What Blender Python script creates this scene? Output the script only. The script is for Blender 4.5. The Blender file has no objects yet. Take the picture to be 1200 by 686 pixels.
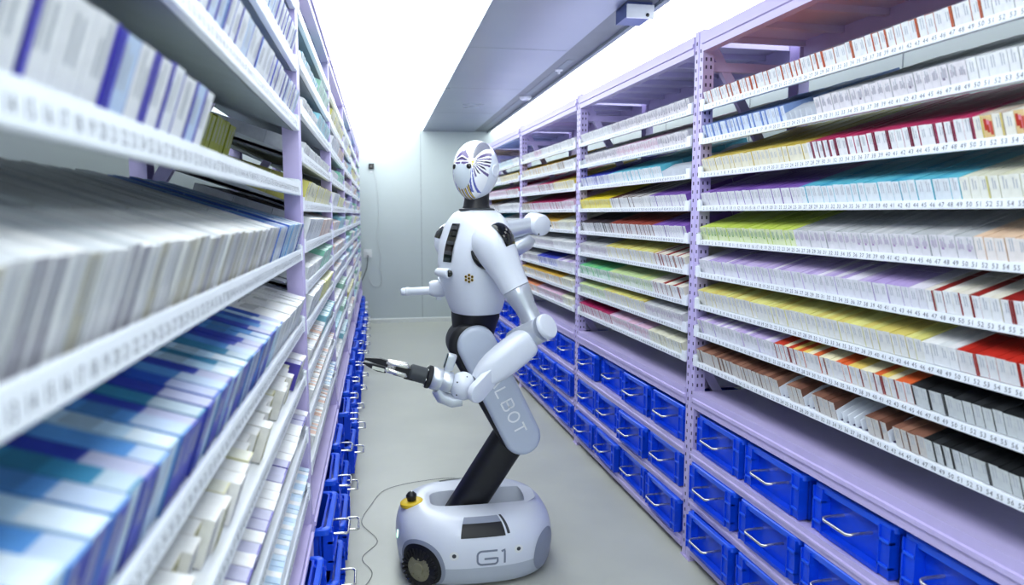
import bpy, bmesh, math, random
from mathutils import Vector as V, Matrix
from mathutils.bvhtree import BVHTree
rnd = random.Random(7)
SC = bpy.context.scene
COL = SC.collection
R = math.radians

# ------------------------------------------------------------------ colour / materials
def lin(r, g, b):
    f = lambda c: (c/12.92 if c <= .04045 else ((c+.055)/1.055)**2.4)
    return (f(r/255), f(g/255), f(b/255), 1.0)

def mat(name, col, rough=.45, metal=0.0, noise=0.0, nscale=20, bump=0.0, coat=0.0, attr=False, rvar=0.0, spec=.5):
    m = bpy.data.materials.new(name); m.use_nodes = True
    nt = m.node_tree; b = nt.nodes['Principled BSDF']
    b.inputs['Roughness'].default_value = rough
    b.inputs['Metallic'].default_value = metal
    b.inputs['Coat Weight'].default_value = coat
    b.inputs['Coat Roughness'].default_value = .08
    b.inputs['Specular IOR Level'].default_value = spec
    src = None
    if attr:
        a = nt.nodes.new('ShaderNodeAttribute'); a.attribute_name = 'Col'; src = a.outputs['Color']
    if noise or bump or rvar:
        tc = nt.nodes.new('ShaderNodeTexCoord')
        n = nt.nodes.new('ShaderNodeTexNoise'); n.inputs['Scale'].default_value = nscale
        n.inputs['Detail'].default_value = 5
        nt.links.new(tc.outputs['Object'], n.inputs['Vector'])
        if noise:
            mx = nt.nodes.new('ShaderNodeMix'); mx.data_type = 'RGBA'; mx.blend_type = 'MULTIPLY'
            mx.inputs[0].default_value = 1.0
            rp = nt.nodes.new('ShaderNodeMapRange')
            rp.inputs['From Min'].default_value = .3; rp.inputs['From Max'].default_value = .7
            rp.inputs['To Min'].default_value = 1-noise; rp.inputs['To Max'].default_value = 1+noise*.3
            nt.links.new(n.outputs['Fac'], rp.inputs['Value'])
            if src: nt.links.new(src, mx.inputs[6])
            else: mx.inputs[6].default_value = col
            nt.links.new(rp.outputs['Result'], mx.inputs[7])
            src = mx.outputs[2]
        if bump:
            bp = nt.nodes.new('ShaderNodeBump'); bp.inputs['Strength'].default_value = bump
            bp.inputs['Distance'].default_value = .004
            nt.links.new(n.outputs['Fac'], bp.inputs['Height']); nt.links.new(bp.outputs['Normal'], b.inputs['Normal'])
        if rvar:
            rr = nt.nodes.new('ShaderNodeMapRange')
            rr.inputs['From Min'].default_value = .3; rr.inputs['From Max'].default_value = .7
            rr.inputs['To Min'].default_value = rough-rvar; rr.inputs['To Max'].default_value = rough+rvar
            nt.links.new(n.outputs['Fac'], rr.inputs['Value']); nt.links.new(rr.outputs['Result'], b.inputs['Roughness'])
    if src: nt.links.new(src, b.inputs['Base Color'])
    else: b.inputs['Base Color'].default_value = col
    return m

def emit(name, col, s):
    m = bpy.data.materials.new(name); m.use_nodes = True
    nt = m.node_tree; nt.nodes.clear()
    o = nt.nodes.new('ShaderNodeOutputMaterial'); e = nt.nodes.new('ShaderNodeEmission')
    e.inputs[0].default_value = col; e.inputs[1].default_value = s
    nt.links.new(e.outputs[0], o.inputs[0]); return m

M = dict(
    card=mat('printed_card', None, .42, attr=True, noise=.08, nscale=60),
    lilac=mat('lilac_painted_steel', lin(197, 186, 230), .38, noise=.05, nscale=8, rvar=.05),
    lilac_lit=mat('lilac_deck_bounce_lit', lin(224, 218, 255), .42, noise=.05, nscale=8),  # lighter copy of the lilac, bounced light put into the top deck's colour
    under=mat('tray_underside_shade', lin(140, 150, 160), .5, noise=.1, nscale=10),  # darker than the white sheet: shade beneath the trays put into colour
    slot=mat('punched_slot_dark', lin(70, 60, 100), .8, noise=.1),
    tray=mat('white_tray_sheet', lin(236, 240, 248), .35, noise=.04, nscale=12),
    ink=mat('label_ink', lin(88, 92, 106), .7, noise=.05),
    bin=mat('blue_moulded_plastic', lin(8, 76, 222), .34, noise=.14, nscale=10, bump=.03),
    rim=mat('blue_rim_highlight', lin(30, 98, 238), .3, noise=.06, nscale=10),  # same plastic lightened, edge highlights put into the rim's colour
    chrome=mat('zinc_wire', lin(215, 215, 212), .25, metal=.9, noise=.06, nscale=40),
    white=mat('robot_white_shell', lin(222, 227, 238), .32, noise=.03, nscale=5, coat=.25),
    cool=mat('cool_grey_white_shell', lin(194, 203, 218), .34, noise=.03, nscale=5, coat=.2),
    silver=mat('satin_silver_shell', lin(205, 210, 220), .3, metal=.55, noise=.04, nscale=10),
    grey=mat('robot_grey_shell', lin(150, 157, 174), .45, noise=.05, nscale=8),
    lgrey=mat('robot_skirt_grey', lin(186, 193, 204), .42, noise=.05, nscale=8),
    dkgrey=mat('dark_grey_housing', lin(66, 70, 76), .4, noise=.06, nscale=12),
    black=mat('matt_black_shell', lin(24, 25, 32), .42, noise=.1, nscale=14),
    gloss=mat('gloss_black_glass', lin(10, 13, 16), .08, noise=.05, coat=.4),
    face=mat('face_plate_grey', lin(196, 205, 214), .18, noise=.03, coat=.5),
    paint=mat('painted_mask_shell', None, .25, attr=True, noise=.02, coat=.4),
    yellow=mat('yellow_ring', lin(238, 205, 50), .4, noise=.05),
    gold=mat('gold_mesh', lin(190, 160, 60), .35, metal=.6, noise=.1),
    hub=mat('bronze_grey_hub', lin(150, 147, 124), .4, metal=.3, noise=.15, nscale=30),
    rubber=mat('wheel_rubber', lin(34, 34, 38), .7, noise=.15, nscale=30),
    text=mat('pale_lettering', lin(246, 249, 252), .4, noise=.02),
    gtext=mat('grey_lettering', lin(128, 136, 154), .4, noise=.02),
    wall=mat('wall_panel_paint', lin(200, 209, 209), .5, spec=.25, noise=.03, nscale=2, rvar=.04),
    seam=mat('panel_seam', lin(140, 148, 154), .6, noise=.05),
    base=mat('baseboard_plastic', lin(222, 226, 222), .4, noise=.04),
    band=mat('ceiling_metal_band', lin(150, 158, 176), .32, metal=.35, noise=.06, nscale=1.5, rvar=.05),
    groove=mat('ceiling_track', lin(112, 118, 126), .4, metal=.3, noise=.1, nscale=6),
    plastic=mat('off_white_plastic', lin(228, 231, 232), .4, noise=.03),
    bluecase=mat('blue_grey_case', lin(84, 98, 150), .4, noise=.05),
    cable=mat('cable_grey', lin(88, 92, 96), .5, noise=.05),
    wcable=mat('cable_white', lin(205, 210, 212), .5, noise=.05),
    panel=emit('luminous_ceiling', (0.92, .985, 1.0, 1), 3.3),
    led=emit('green_led', (.55, 1, .75, 1), 2.0),
)
# floor : epoxy with mottling and scuffs
def floor_mat():
    m = mat('epoxy_floor', lin(199, 201, 190), .36, noise=.10, nscale=2.5, rvar=.08)
    nt = m.node_tree; b = nt.nodes['Principled BSDF']
    tc = nt.nodes.new('ShaderNodeTexCoord'); n = nt.nodes.new('ShaderNodeTexNoise')
    n.inputs['Scale'].default_value = 140; n.inputs['Detail'].default_value = 6
    nt.links.new(tc.outputs['Object'], n.inputs['Vector'])
    bp = nt.nodes.new('ShaderNodeBump'); bp.inputs['Strength'].default_value = .08; bp.inputs['Distance'].default_value = .002
    nt.links.new(n.outputs['Fac'], bp.inputs['Height']); nt.links.new(bp.outputs['Normal'], b.inputs['Normal'])
    return m
M['floor'] = floor_mat()

# ------------------------------------------------------------------ mesh builder
class MB:
    def __init__(s): s.v = []; s.f = []; s.m = []; s.c = []; s.sm = []
    def add(s, vs, fs, mi=0, col=None, smooth=True):
        o = len(s.v); s.v += [V(p) for p in vs]
        for f in fs: s.f.append([i+o for i in f]); s.m.append(mi); s.c.append(col); s.sm.append(smooth)
        return s
    def box(s, a, b, mi=0, col=None):
        x0, y0, z0 = [min(p, q) for p, q in zip(a, b)]; x1, y1, z1 = [max(p, q) for p, q in zip(a, b)]
        vs = [(x0,y0,z0),(x1,y0,z0),(x1,y1,z0),(x0,y1,z0),(x0,y0,z1),(x1,y0,z1),(x1,y1,z1),(x0,y1,z1)]
        return s.add(vs, [(3,2,1,0),(4,5,6,7),(0,1,5,4),(1,2,6,5),(2,3,7,6),(3,0,4,7)], mi, col)
    def obox(s, c, ax, ay, az, hx, hy, hz, mi=0, col=None):      # oriented box
        c = V(c); vs = []
        for k in (-1, 1):
            for (i, j) in ((-1,-1),(1,-1),(1,1),(-1,1)):
                vs.append(c+V(ax)*hx*i+V(ay)*hy*j+V(az)*hz*k)
        return s.add(vs, [(3,2,1,0),(4,5,6,7),(0,1,5,4),(1,2,6,5),(2,3,7,6),(3,0,4,7)], mi, col)
    def loft(s, rings, cap0=True, cap1=True, mi=0, closed=True, mis=None):
        n = len(rings[0]); vs = [p for r in rings for p in r]; o = len(s.v)
        s.v += [V(p) for p in vs]
        for i in range(len(rings)-1):
            for j in range(n if closed else n-1):
                k = (j+1) % n
                s.f.append([o+i*n+j, o+i*n+k, o+(i+1)*n+k, o+(i+1)*n+j])
                s.m.append(mis[i] if mis else mi); s.c.append(None); s.sm.append(True)
        if cap0: s.f.append([o+j for j in range(n)][::-1]); s.m.append(mis[0] if mis else mi); s.c.append(None); s.sm.append(True)
        if cap1: s.f.append([o+(len(rings)-1)*n+j for j in range(n)]); s.m.append(mis[-1] if mis else mi); s.c.append(None); s.sm.append(True)
        return s
    def tube(s, path, rad, n=12, mi=0, cap=True):
        path = [V(p) for p in path]
        if not isinstance(rad, (list, tuple)): rad = [rad]*len(path)
        t = (path[1]-path[0]).normalized()
        ref = V((0,0,1)) if abs(t.z) < .9 else V((1,0,0))
        x = t.cross(ref).normalized(); rings = []
        for i, p in enumerate(path):
            if i == 0: d = path[1]-path[0]
            elif i == len(path)-1: d = path[-1]-path[-2]
            else: d = (path[i+1]-path[i]).normalized()+(path[i]-path[i-1]).normalized()
            d.normalize(); x = (x-d*x.dot(d)).normalized(); y = d.cross(x)
            rings.append([p+(x*math.cos(2*math.pi*j/n)+y*math.sin(2*math.pi*j/n))*rad[i] for j in range(n)])
        return s.loft(rings, cap, cap, mi)
    def lathe(s, org, axis, prof, n=32, mi=0, cap=True, mis=None):   # prof : (radius, height)
        a = V(axis).normalized(); ref = V((0,0,1)) if abs(a.z) < .9 else V((1,0,0))
        x = a.cross(ref).normalized(); y = a.cross(x); o = V(org)
        rings = [[o+a*h+(x*math.cos(2*math.pi*j/n)+y*math.sin(2*math.pi*j/n))*max(r, 1e-4) for j in range(n)] for r, h in prof]
        return s.loft(rings, cap, cap, mi, mis=mis)
    def cyl(s, p0, p1, r, bev=.004, n=32, mi=0, r1=None):
        p0 = V(p0); p1 = V(p1); h = (p1-p0).length; r1 = r if r1 is None else r1
        return s.lathe(p0, p1-p0, [(r-bev,0),(r-bev*.3,bev*.3),(r,bev),(r1,h-bev),(r1-bev*.3,h-bev*.3),(r1-bev,h)], n, mi)
    def ball(s, c, r, n=24, mi=0, sc=(1,1,1), fr=None):
        c = V(c); fr = fr or (V((1,0,0)), V((0,1,0)), V((0,0,1))); rings = []
        for i in range(n//2+1):
            t = math.pi*i/(n//2); t = min(max(t, .02), math.pi-.02)
            rings.append([c+fr[0]*(r*sc[0]*math.sin(t)*math.cos(2*math.pi*j/n))+fr[1]*(r*sc[1]*math.sin(t)*math.sin(2*math.pi*j/n))-fr[2]*(r*sc[2]*math.cos(t)) for j in range(n)])
        return s.loft(rings, True, True, mi)
    def build(s, name, mats, parent=None, org=(0,0,0), loc=None, recalc=True, sharp=38):
        me = bpy.data.meshes.new(name); org = V(org)
        me.from_pydata([tuple(p-org) for p in s.v], [], s.f)
        if not isinstance(mats, (list, tuple)): mats = [mats]
        for m in mats: me.materials.append(M[m])
        me.polygons.foreach_set('material_index', s.m)
        if any(c is not None for c in s.c):
            ca = me.color_attributes.new('Col', 'FLOAT_COLOR', 'CORNER'); buf = []
            for p, c in zip(me.polygons, s.c): buf += list(c or (1,1,1,1))*p.loop_total
            ca.data.foreach_set('color', buf)
        if recalc:
            bm = bmesh.new(); bm.from_mesh(me); bmesh.ops.recalc_face_normals(bm, faces=bm.faces); bm.to_mesh(me); bm.free()
        me.polygons.foreach_set('use_smooth', [True]*len(me.polygons))
        me.set_sharp_from_angle(angle=R(sharp)); me.update()
        o = bpy.data.objects.new(name, me); COL.objects.link(o)
        if parent: o.parent = parent
        if loc is not None: o.location = loc
        return o

def tag(o, label=None, cat=None, group=None, kind=None):
    if label: o['label'] = label
    if cat: o['category'] = cat
    if group: o['group'] = group
    if kind: o['kind'] = kind
    return o
def empty(name, loc, label, cat, group=None):
    o = bpy.data.objects.new(name, None); COL.objects.link(o); o.location = loc; o.empty_display_size = .1
    return tag(o, label, cat, group)
def copy_tree(o, parent=None):
    kids = list(o.children); c = o.copy(); COL.objects.link(c); c.parent = parent
    for k in kids: copy_tree(k, c)
    return c
def ordn(i):
    w = ['zeroth','first','second','third','fourth','fifth','sixth','seventh','eighth','ninth','tenth','eleventh','twelfth']
    if i < len(w): return w[i]
    return '%d%s' % (i, 'th' if 10 < i % 100 < 20 else {1:'st',2:'nd',3:'rd'}.get(i % 10, 'th'))

# ------------------------------------------------------------------ room
XL, XR, YF, YB, ZC = -1.0, 1.95, -5.0, 9.45, 2.46
def struct(name, mb, mats, **k): return tag(mb.build(name, mats, **k), kind='structure')
struct('floor', MB().box((XL,YF,-.06),(XR,YB,0)), 'floor')
w = MB().box((XL,YB,0),(XR,YB+.06,ZC+.2))
for x in (-.62, .546, 1.72): w.box((x-.0025,YB-.0015,.06),(x+.0025,YB,ZC), 1)
struct('wall_back', w, ['wall','seam'])
w = MB().box((XR,YF,0),(XR+.06,YB,ZC+.2))
y = YF+.6
while y < YB: w.box((XR-.0015,y-.003,0),(XR,y+.003,ZC), 1); y += 1.15
struct('wall_right', w, ['wall','seam'])
struct('wall_left', MB().box((XL-.06,YF,0),(XL,YB,ZC+.2)), 'wall')
struct('wall_front', MB().box((XL,YF-.06,0),(XR,YF,ZC+.2)), 'wall')
bb = MB(); bb.loft([[(x,YB-.014,0),(x,YB-.014,.05),(x,YB-.006,.06),(x,YB,.06),(x,YB,0)] for x in (XL,XR)])
struct('baseboard_back', bb, 'base')
struct('ceiling', MB().box((XL,YF,ZC+.02),(XR,YB,ZC+.2)), 'wall')
BX0, BX1, GX = .575, 1.43, 1.235
b = MB()
b.box((BX0,YF,ZC-.012),(GX-.006,YB,ZC+.02))
y = .2
while y < YB: b.box((BX0+.004,y-.0025,ZC-.0126),(GX-.01,y+.0025,ZC-.011), 1); y += 1.5
struct('trim_ceiling_band', b, ['band','seam'])
g = MB(); g.box((GX,YF,ZC-.004),(BX1,YB,ZC+.02)); g.box((GX-.006,YF,ZC-.002),(GX,YB,ZC+.02),1)
g.box((BX1-.03,YF,ZC-.02),(BX1,YB,ZC-.004),1); g.box((GX+.07,5.0,ZC-.006),(GX+.12,9.2,ZC-.004),1)
struct('trim_ceiling_track', g, ['groove','seam'])
for (x0, x1, lab) in ((XL, BX0, 'wide glowing white ceiling panel to the left of the grey metal band'),
                      (BX1, XR, 'narrow glowing white ceiling panel above the right racks')):
    e = empty('ceiling_light', ((x0+x1)/2, (YF+YB)/2, ZC), lab, 'ceiling light')
    MB().box((x0+.004,YF,ZC-.002),(x1-.004,YB,ZC+.018)).build('diffuser', 'panel', e, org=e.location)

# small fittings
e = empty('smoke_detector', (1.33,6.6,ZC-.004), 'small round white detector on the dark ceiling track', 'detector')
MB().lathe((1.33,6.6,ZC-.004),(0,0,-1),[(.055,0),(.055,.012),(.04,.03),(.02,.034)]).build('detector_body','plastic',e,org=e.location)
MB().lathe((1.33,6.6,ZC-.0385),(0,0,-1),[(.016,0),(.014,.004)]).build('sensor_cap','grey',e,org=e.location)
e = empty('ceiling_sensor', (1.33,5.35,ZC-.004), 'tiny pale sprinkler fitting on the ceiling track before the round detector', 'fitting')
MB().lathe((1.33,5.35,ZC-.004),(0,0,-1),[(.03,0),(.028,.008),(.010,.01),(.008,.03)]).build('fitting_body','plastic',e,org=e.location)
e = empty('track_camera', (1.30,3.66,ZC-.004), 'small blue-grey box with a white front mounted under the ceiling track', 'ceiling box')
MB().box((1.245,3.60,ZC-.075),(1.375,3.78,ZC-.001)).build('box_body','bluecase',e,org=e.location)
q = MB().box((1.24,3.585,ZC-.085),(1.38,3.60,ZC-.02)); q.build('front_cover','plastic',e,org=e.location)
MB().lathe((1.345,3.585,ZC-.07),(0,-1,0),[(.009,0),(.009,.003),(.005,.004)]).build('lens','gloss',e,org=e.location)
e = empty('wall_switch', (-.072,YB,1.998), 'small black square switch high on the back wall', 'switch')
MB().box((-.105,YB-.03,1.965),(-.04,YB,2.03)).build('switch_body','black',e,org=e.location)
MB().box((-.088,YB-.036,1.978),(-.057,YB-.03,2.015)).build('rocker','gloss',e,org=e.location)
MB().box((-.09,YB-.008,1.92),(-.06,YB,1.945)).build('cable_clip','plastic',e,org=e.location)
e = empty('power_socket', (-.138,YB,.903), 'white wall socket with a plug low on the back wall', 'socket')
MB().box((-.19,YB-.012,.85),(-.085,YB,.955)).build('socket_plate','plastic',e,org=e.location)
MB().box((-.155,YB-.05,.88),(-.115,YB-.012,.925)).build('plug','plastic',e,org=e.location)
def curve_pts(pts, k=8):
    pts = [V(p) for p in pts]; P = [pts[0]]+pts+[pts[-1]]; out = []
    for i in range(1, len(P)-2):
        a,b_,c,d = P[i-1:i+3]
        for j in range(k):
            t = j/k; out.append(.5*((2*b_)+(c-a)*t+(2*a-5*b_+4*c-d)*t*t+(3*b_-a-3*c+d)*t**3))
    out.append(pts[-1]); return out
tag(MB().tube(curve_pts([(-.04,YB-.01,1.93),(0,YB-.008,1.7),(.005,YB-.008,1.3),(-.02,YB-.008,1.1),(.03,YB-.01,.85),(.0,YB-.01,.72),(.04,YB-.012,.6),(0,YB-.012,.48),(-.09,YB-.012,.5),(-.13,YB-.012,.6)]),.004,6).build('white_cable','wcable'),
    'thin white cable hanging in a loop down the back wall', 'cable')
tag(MB().tube(curve_pts([(-.135,YB-.03,.88),(-.16,YB-.02,.7),(-.25,YB-.015,.5),(-.36,YB-.02,.35),(-.45,YB-.03,.1),(-.5,YB-.06,.006)]),.005,6).build('power_cable','cable'),
    'grey power cable drooping from the wall socket behind the left rack', 'cable')
tag(MB().tube(curve_pts([(-.13,2.55,.004),(-.05,2.75,.004),(-.09,2.9,.004),(-.03,3.05,.004),(-.10,3.25,.004),(-.06,3.45,.004),(.0,3.62,.004),(.12,3.7,.004),(.3,3.74,.004),(.42,3.72,.004)],10),.0011,6).build('floor_cable','cable'),
    'thin grey cable winding over the grey floor beside the left bins', 'cable')

# ------------------------------------------------------------------ racks
TH = R(18); CT, ST = math.cos(TH), math.sin(TH)
DEP = .45
TZ_R = [1.786,1.662,1.537,1.411,1.283,1.158,1.034,.925,.808]
TZ_L1 = [1.965,1.797,1.633,1.452,1.268,1.062,.903,.733,.560]
TZ_L = [1.97,1.829,1.691,1.552,1.408,1.283,1.161,1.038,.889,.755,.600]

# digits
def digit_meshes():
    out = {}
    for d in '0123456789':
        cu = bpy.data.curves.new('digit', 'FONT'); cu.body = d; cu.size = 1; cu.resolution_u = 2; cu.align_x = 'CENTER'
        o = bpy.data.objects.new('digit', cu); COL.objects.link(o)
        me = o.evaluated_get(bpy.context.evaluated_depsgraph_get()).to_mesh()
        out[d] = ([v.co.copy() for v in me.vertices], [list(p.vertices) for p in me.polygons])
        bpy.data.objects.remove(o); bpy.data.curves.remove(cu)
    return out
DIG = digit_meshes()

LIPX = {1: -.006, -1: .0}; LIPH = {1: .021, -1: .033}
class Side:   # local frame of a rack run : x' into the rack, y from far post toward camera negative
    def __init__(s, X0, Y0, ang, sx):
        s.X0 = X0; s.Y0 = Y0; s.ang = R(ang); s.sx = sx; s.M = Matrix.Rotation(R(ang), 3, 'Z')
    def pt(s, x, y, z): return V((s.X0, s.Y0, 0))+s.M @ V((x, y, z))
RS = Side(1.215, 2.642, 1.8, 1); LS = Side(-.217, 2.17, 0, -1)

def post_mb(sx, top, back=False):
    m = MB(); a = .07; wx = .045
    x0 = DEP-wx if back else 0
    f = lambda x, y, z: (sx*x, y, z)
    # channel section : aisle face with centre groove + return flanges
    xa, xb = (x0, x0+wx) if not back else (x0+wx, x0)
    d = 1 if not back else -1
    sec = [(xa,0),(xa,a*.43),(xa+d*.004,a*.46),(xa+d*.004,a*.54),(xa,a*.57),(xa,a),(xb,a),(xb,a-.004),(xa+d*.006,a-.004),(xa+d*.006,.004),(xb,.004),(xb,0)]
    m.loft([[f(x,y,z) for x,y in sec] for z in (0, top)])
    z = .06; k = 0
    while z < top-.03 and not back and sx > 0:
        for yy in (a*.22, a*.78):
            m.box(f(-.0008, yy-.004+(.004 if k%2 else -.002), z), f(.001, yy+.003+(.004 if k%2 else -.002), z+.013), 1)
        for xx in (.013, .032):
            m.box(f(xx-.003, -.0008, z+.004*(k%2)), f(xx+.003, .001, z+.013+.004*(k%2)), 1)
        z += .033; k += 1
    # foot plate
    m.box(f(x0-.006 if not back else x0, -.004, 0), f(x0+wx+.006, a+.004, .006))
    return m
def beam_prof(zt, h, x=0, d=1, t=.03):    # stepped box beam section (x,z)
    return [(x-d*.004,zt),(x-d*.004,zt-h*.38),(x-d*.010,zt-h*.42),(x-d*.010,zt-h*.6),(x-d*.004,zt-h*.64),(x-d*.004,zt-h),(x+d*t,zt-h),(x+d*t,zt)]
def extr(m, sec, y0, y1, sx, mi=0): return m.loft([[(sx*x, y, z) for x, z in sec] for y in (y0, y1)], mi=mi)

def tray_mb(sx, L, zl, gaps=()):
    m = MB(); y0, y1 = -.004, -(L-.074)
    t = .003; run = .43; x0 = LIPX[sx]; lh = LIPH[sx]
    # one sheet : lip + floor + rear upstand
    sec = [(x0,zl),(x0,zl+lh),(x0+t,zl+lh),(x0+t,zl+.011),(x0+run,zl+.011+run*ST/CT),(x0+run,zl+.035+run*ST/CT),(x0+run+t,zl+.035+run*ST/CT),(x0+run+t,zl+.006+run*ST/CT),(x0+.012,zl+.002),(x0+.012,zl)]
    extr(m, sec, y0, y1, sx)
    q_ = ST/CT
    extr(m, [(x0+.014,zl+.0015),(x0+run,zl+.0045+run*q_),(x0+run,zl+.0025+run*q_),(x0+.014,zl-.0002)], y0, y1, sx, 2)  # thin extra sheet that carries the painted shade of the underside
    for ya, yb in ((y0, y0-.003), (y1, y1+.003)):     # end cheeks
        vs = [(x0+.001,zl),(x0+.001,zl+.046),(x0+.05,zl+.052),(x0+.056,zl+.034),(x0+run,zl+.045+run*ST/CT),(x0+run,zl+.004+run*ST/CT)]
        m.loft([[(sx*x,yy,z) for x,z in vs] for yy in (ya, yb)])
    # corner clips that hook on the posts
    for ya, yb in ((-.0005, -.03), (y1-.0035, y1+.03)):
        m.box((sx*(x0-.003),ya,zl+.001),(sx*(x0+.004),yb,zl+.042))
    # slot dividers over the empty slots, rollers underneath
    for (a, b_) in gaps:
        n = 6
        k = a
        while k <= b_:
            yy = -SLOT0 - k*PITCH
            P = []
            for i in range(n+1):
                u = .02+.40*i/n; h = .03+.012*(i % 2)
                P.append((x0+u, zl+.011+u*ST/CT, h))
            vs = []; 
            for dy in (-.0012,.0012):
                vs.append([(sx*x,yy+dy,z) for x,z,h in P]+[(sx*(x-h*ST),yy+dy,z+h*CT) for x,z,h in P[::-1]])
            m.loft(vs); k += 1
        for k in range(int(a), int(b_)):
            for s_ in range(2):
                yy = -SLOT0-(k+.35+.3*s_)*PITCH; u = .03+.02*s_
                m.obox((sx*(x0+u), yy, zl+.0125+u*ST/CT),(sx*CT,0,ST),(0,1,0),(-sx*ST,0,CT),.006,.004,.0008,1)
    return m
def number_mb(sx, L, zl):
    m = MB(); x = (LIPX[sx]-.0011)*sx; m.box((sx*(LIPX[sx]-.0008),-.032,zl+.002),(sx*(LIPX[sx]+.0005),-(L-.11),zl+LIPH[sx]-.002),1); dh = .015 if sx > 0 else .019; n = int((L-.1)/PITCH)
    for k in range(n):
        s = str(k+1)
        yy = -SLOT0-(k+.5)*PITCH if sx > 0 else -(L-.08)+(k+.5)*PITCH
        for i, ch in enumerate(s):
            vs, fs = DIG[ch]; off = (i-(len(s)-1)/2)*.0088
            m.add([(x, yy-sx*(p.x*.015+off), zl+LIPH[sx]*.24+p.y*dh) for p in vs], fs)
    return m
PITCH = .0254; SLOT0 = .014

def deck_mb(sx, L, z, h, depth=DEP):
    m = MB(); y0, y1 = -.001, -(L-.071)
    extr(m, beam_prof(z, h), y0, y1, sx)
    extr(m, beam_prof(z, h, depth, -1), y0, y1, sx)
    m.box((sx*.03,y0,z-.012),(sx*(depth-.03),y1,z-.004))
    return m
def top_mb(sx, L, z):
    m = MB(); y0, y1 = -.001, -(L-.071); n = 7
    for k in range(n):     # pressed deck panels with ribs across the depth
        ya = y0+(y1-y0)*k/n; yb = y0+(y1-y0)*(k+1)/n
        sec = [(ya-.001,z),(yb+.001,z),(yb+.001,z-.028),(yb+.012,z-.028),(yb+.012,z-.006),(ya-.012,z-.006),(ya-.012,z-.028),(ya-.001,z-.028)]
        m.loft([[(sx*x,y,zz) for y,zz in sec] for x in (.031, DEP-.031)])
    return m

BAYS = []      # (side, far Y, L, tray heights, name phrase, tray runs)
def rack_bay(side, yf, L, tz, top, decks, phrase, label, runs, last=False, protos={}):
    sx = side.sx
    root = empty('storage_rack', side.pt(0, yf, 0), label, 'rack', 'lilac steel racks lining the aisle')
    root.rotation_euler.z = side.ang
    def put(name, key, fn, mats, loc=(0,0,0), par=None):
        k = (key, sx, round(L,3))
        if k not in protos:
            o = fn().build(name, mats, par or root); protos[k] = o
        else:
            o = protos[k].copy(); COL.objects.link(o); o.parent = par or root
        o.location = loc; return o
    put('upright', 'post%.2f' % top, lambda: post_mb(sx, top), ['lilac','slot'])
    put('upright', 'postb%.2f' % top, lambda: post_mb(sx, top, True), ['lilac','slot'])
    if last:
        put('upright', 'post%.2f' % top, None, None, (0,-L,0)); put('upright', 'postb%.2f' % top, None, None, (0,-L,0))
    zt = top-.012
    put('top_beam', 'tb%.2f' % top, lambda: extr(MB(), beam_prof(zt,.07), -.001, -(L-.071), sx), 'lilac')
    put('top_beam', 'tbb%.2f' % top, lambda: extr(MB(), beam_prof(zt,.07,DEP,-1), -.001, -(L-.071), sx), 'lilac')
    put('top_deck', 'td%.2f' % top, lambda: top_mb(sx, L, zt-.006), 'lilac_lit')
    put('cross_tube', 'ct%.2f' % top, lambda: MB().box((sx*.045,.02,top-.15),(sx*(DEP-.045),.05,top-.115)), 'lilac')
    for j in range(3):   # zig zag braces between front and rear post
        za, zb = .2+j*.62, .2+(j+1)*.62
        if j % 2 == 0: za, zb = zb, za
        put('brace', 'br%d' % j, lambda: MB().obox((sx*DEP/2,.035,(za+zb)/2),V((sx*(DEP-.07),0,zb-za)).normalized(),(0,1,0),V((sx*(DEP-.07),0,zb-za)).normalized().cross(V((0,1,0))),math.hypot(DEP-.07,zb-za)/2,.012,.018), 'lilac')
    for i, z in enumerate(tz):
        gaps = []; n = 0
        for kd, cnt in runs[i] if i < len(runs) else []:
            if kd == 'gap': gaps.append((n, n+cnt))
            n += cnt
        key = 'tray' if not gaps else 'tray_%s_%d' % (phrase, i)
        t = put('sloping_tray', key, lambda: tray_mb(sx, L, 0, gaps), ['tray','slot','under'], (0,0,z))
        ns = put('number_strip', 'num', lambda: number_mb(sx, L, 0), ['ink','tray'], (0,0,0), t)
        ns['label'] = 'row of small printed slot numbers on the tray lip'
    for i, (z, h) in enumerate(decks):
        put('deck_shelf' if i == 0 else 'bin_shelf', 'deck%d' % i, lambda: deck_mb(sx, L, z, h), 'lilac')
    BAYS.append((side, yf, L, tz, phrase, runs))
    return root

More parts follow.
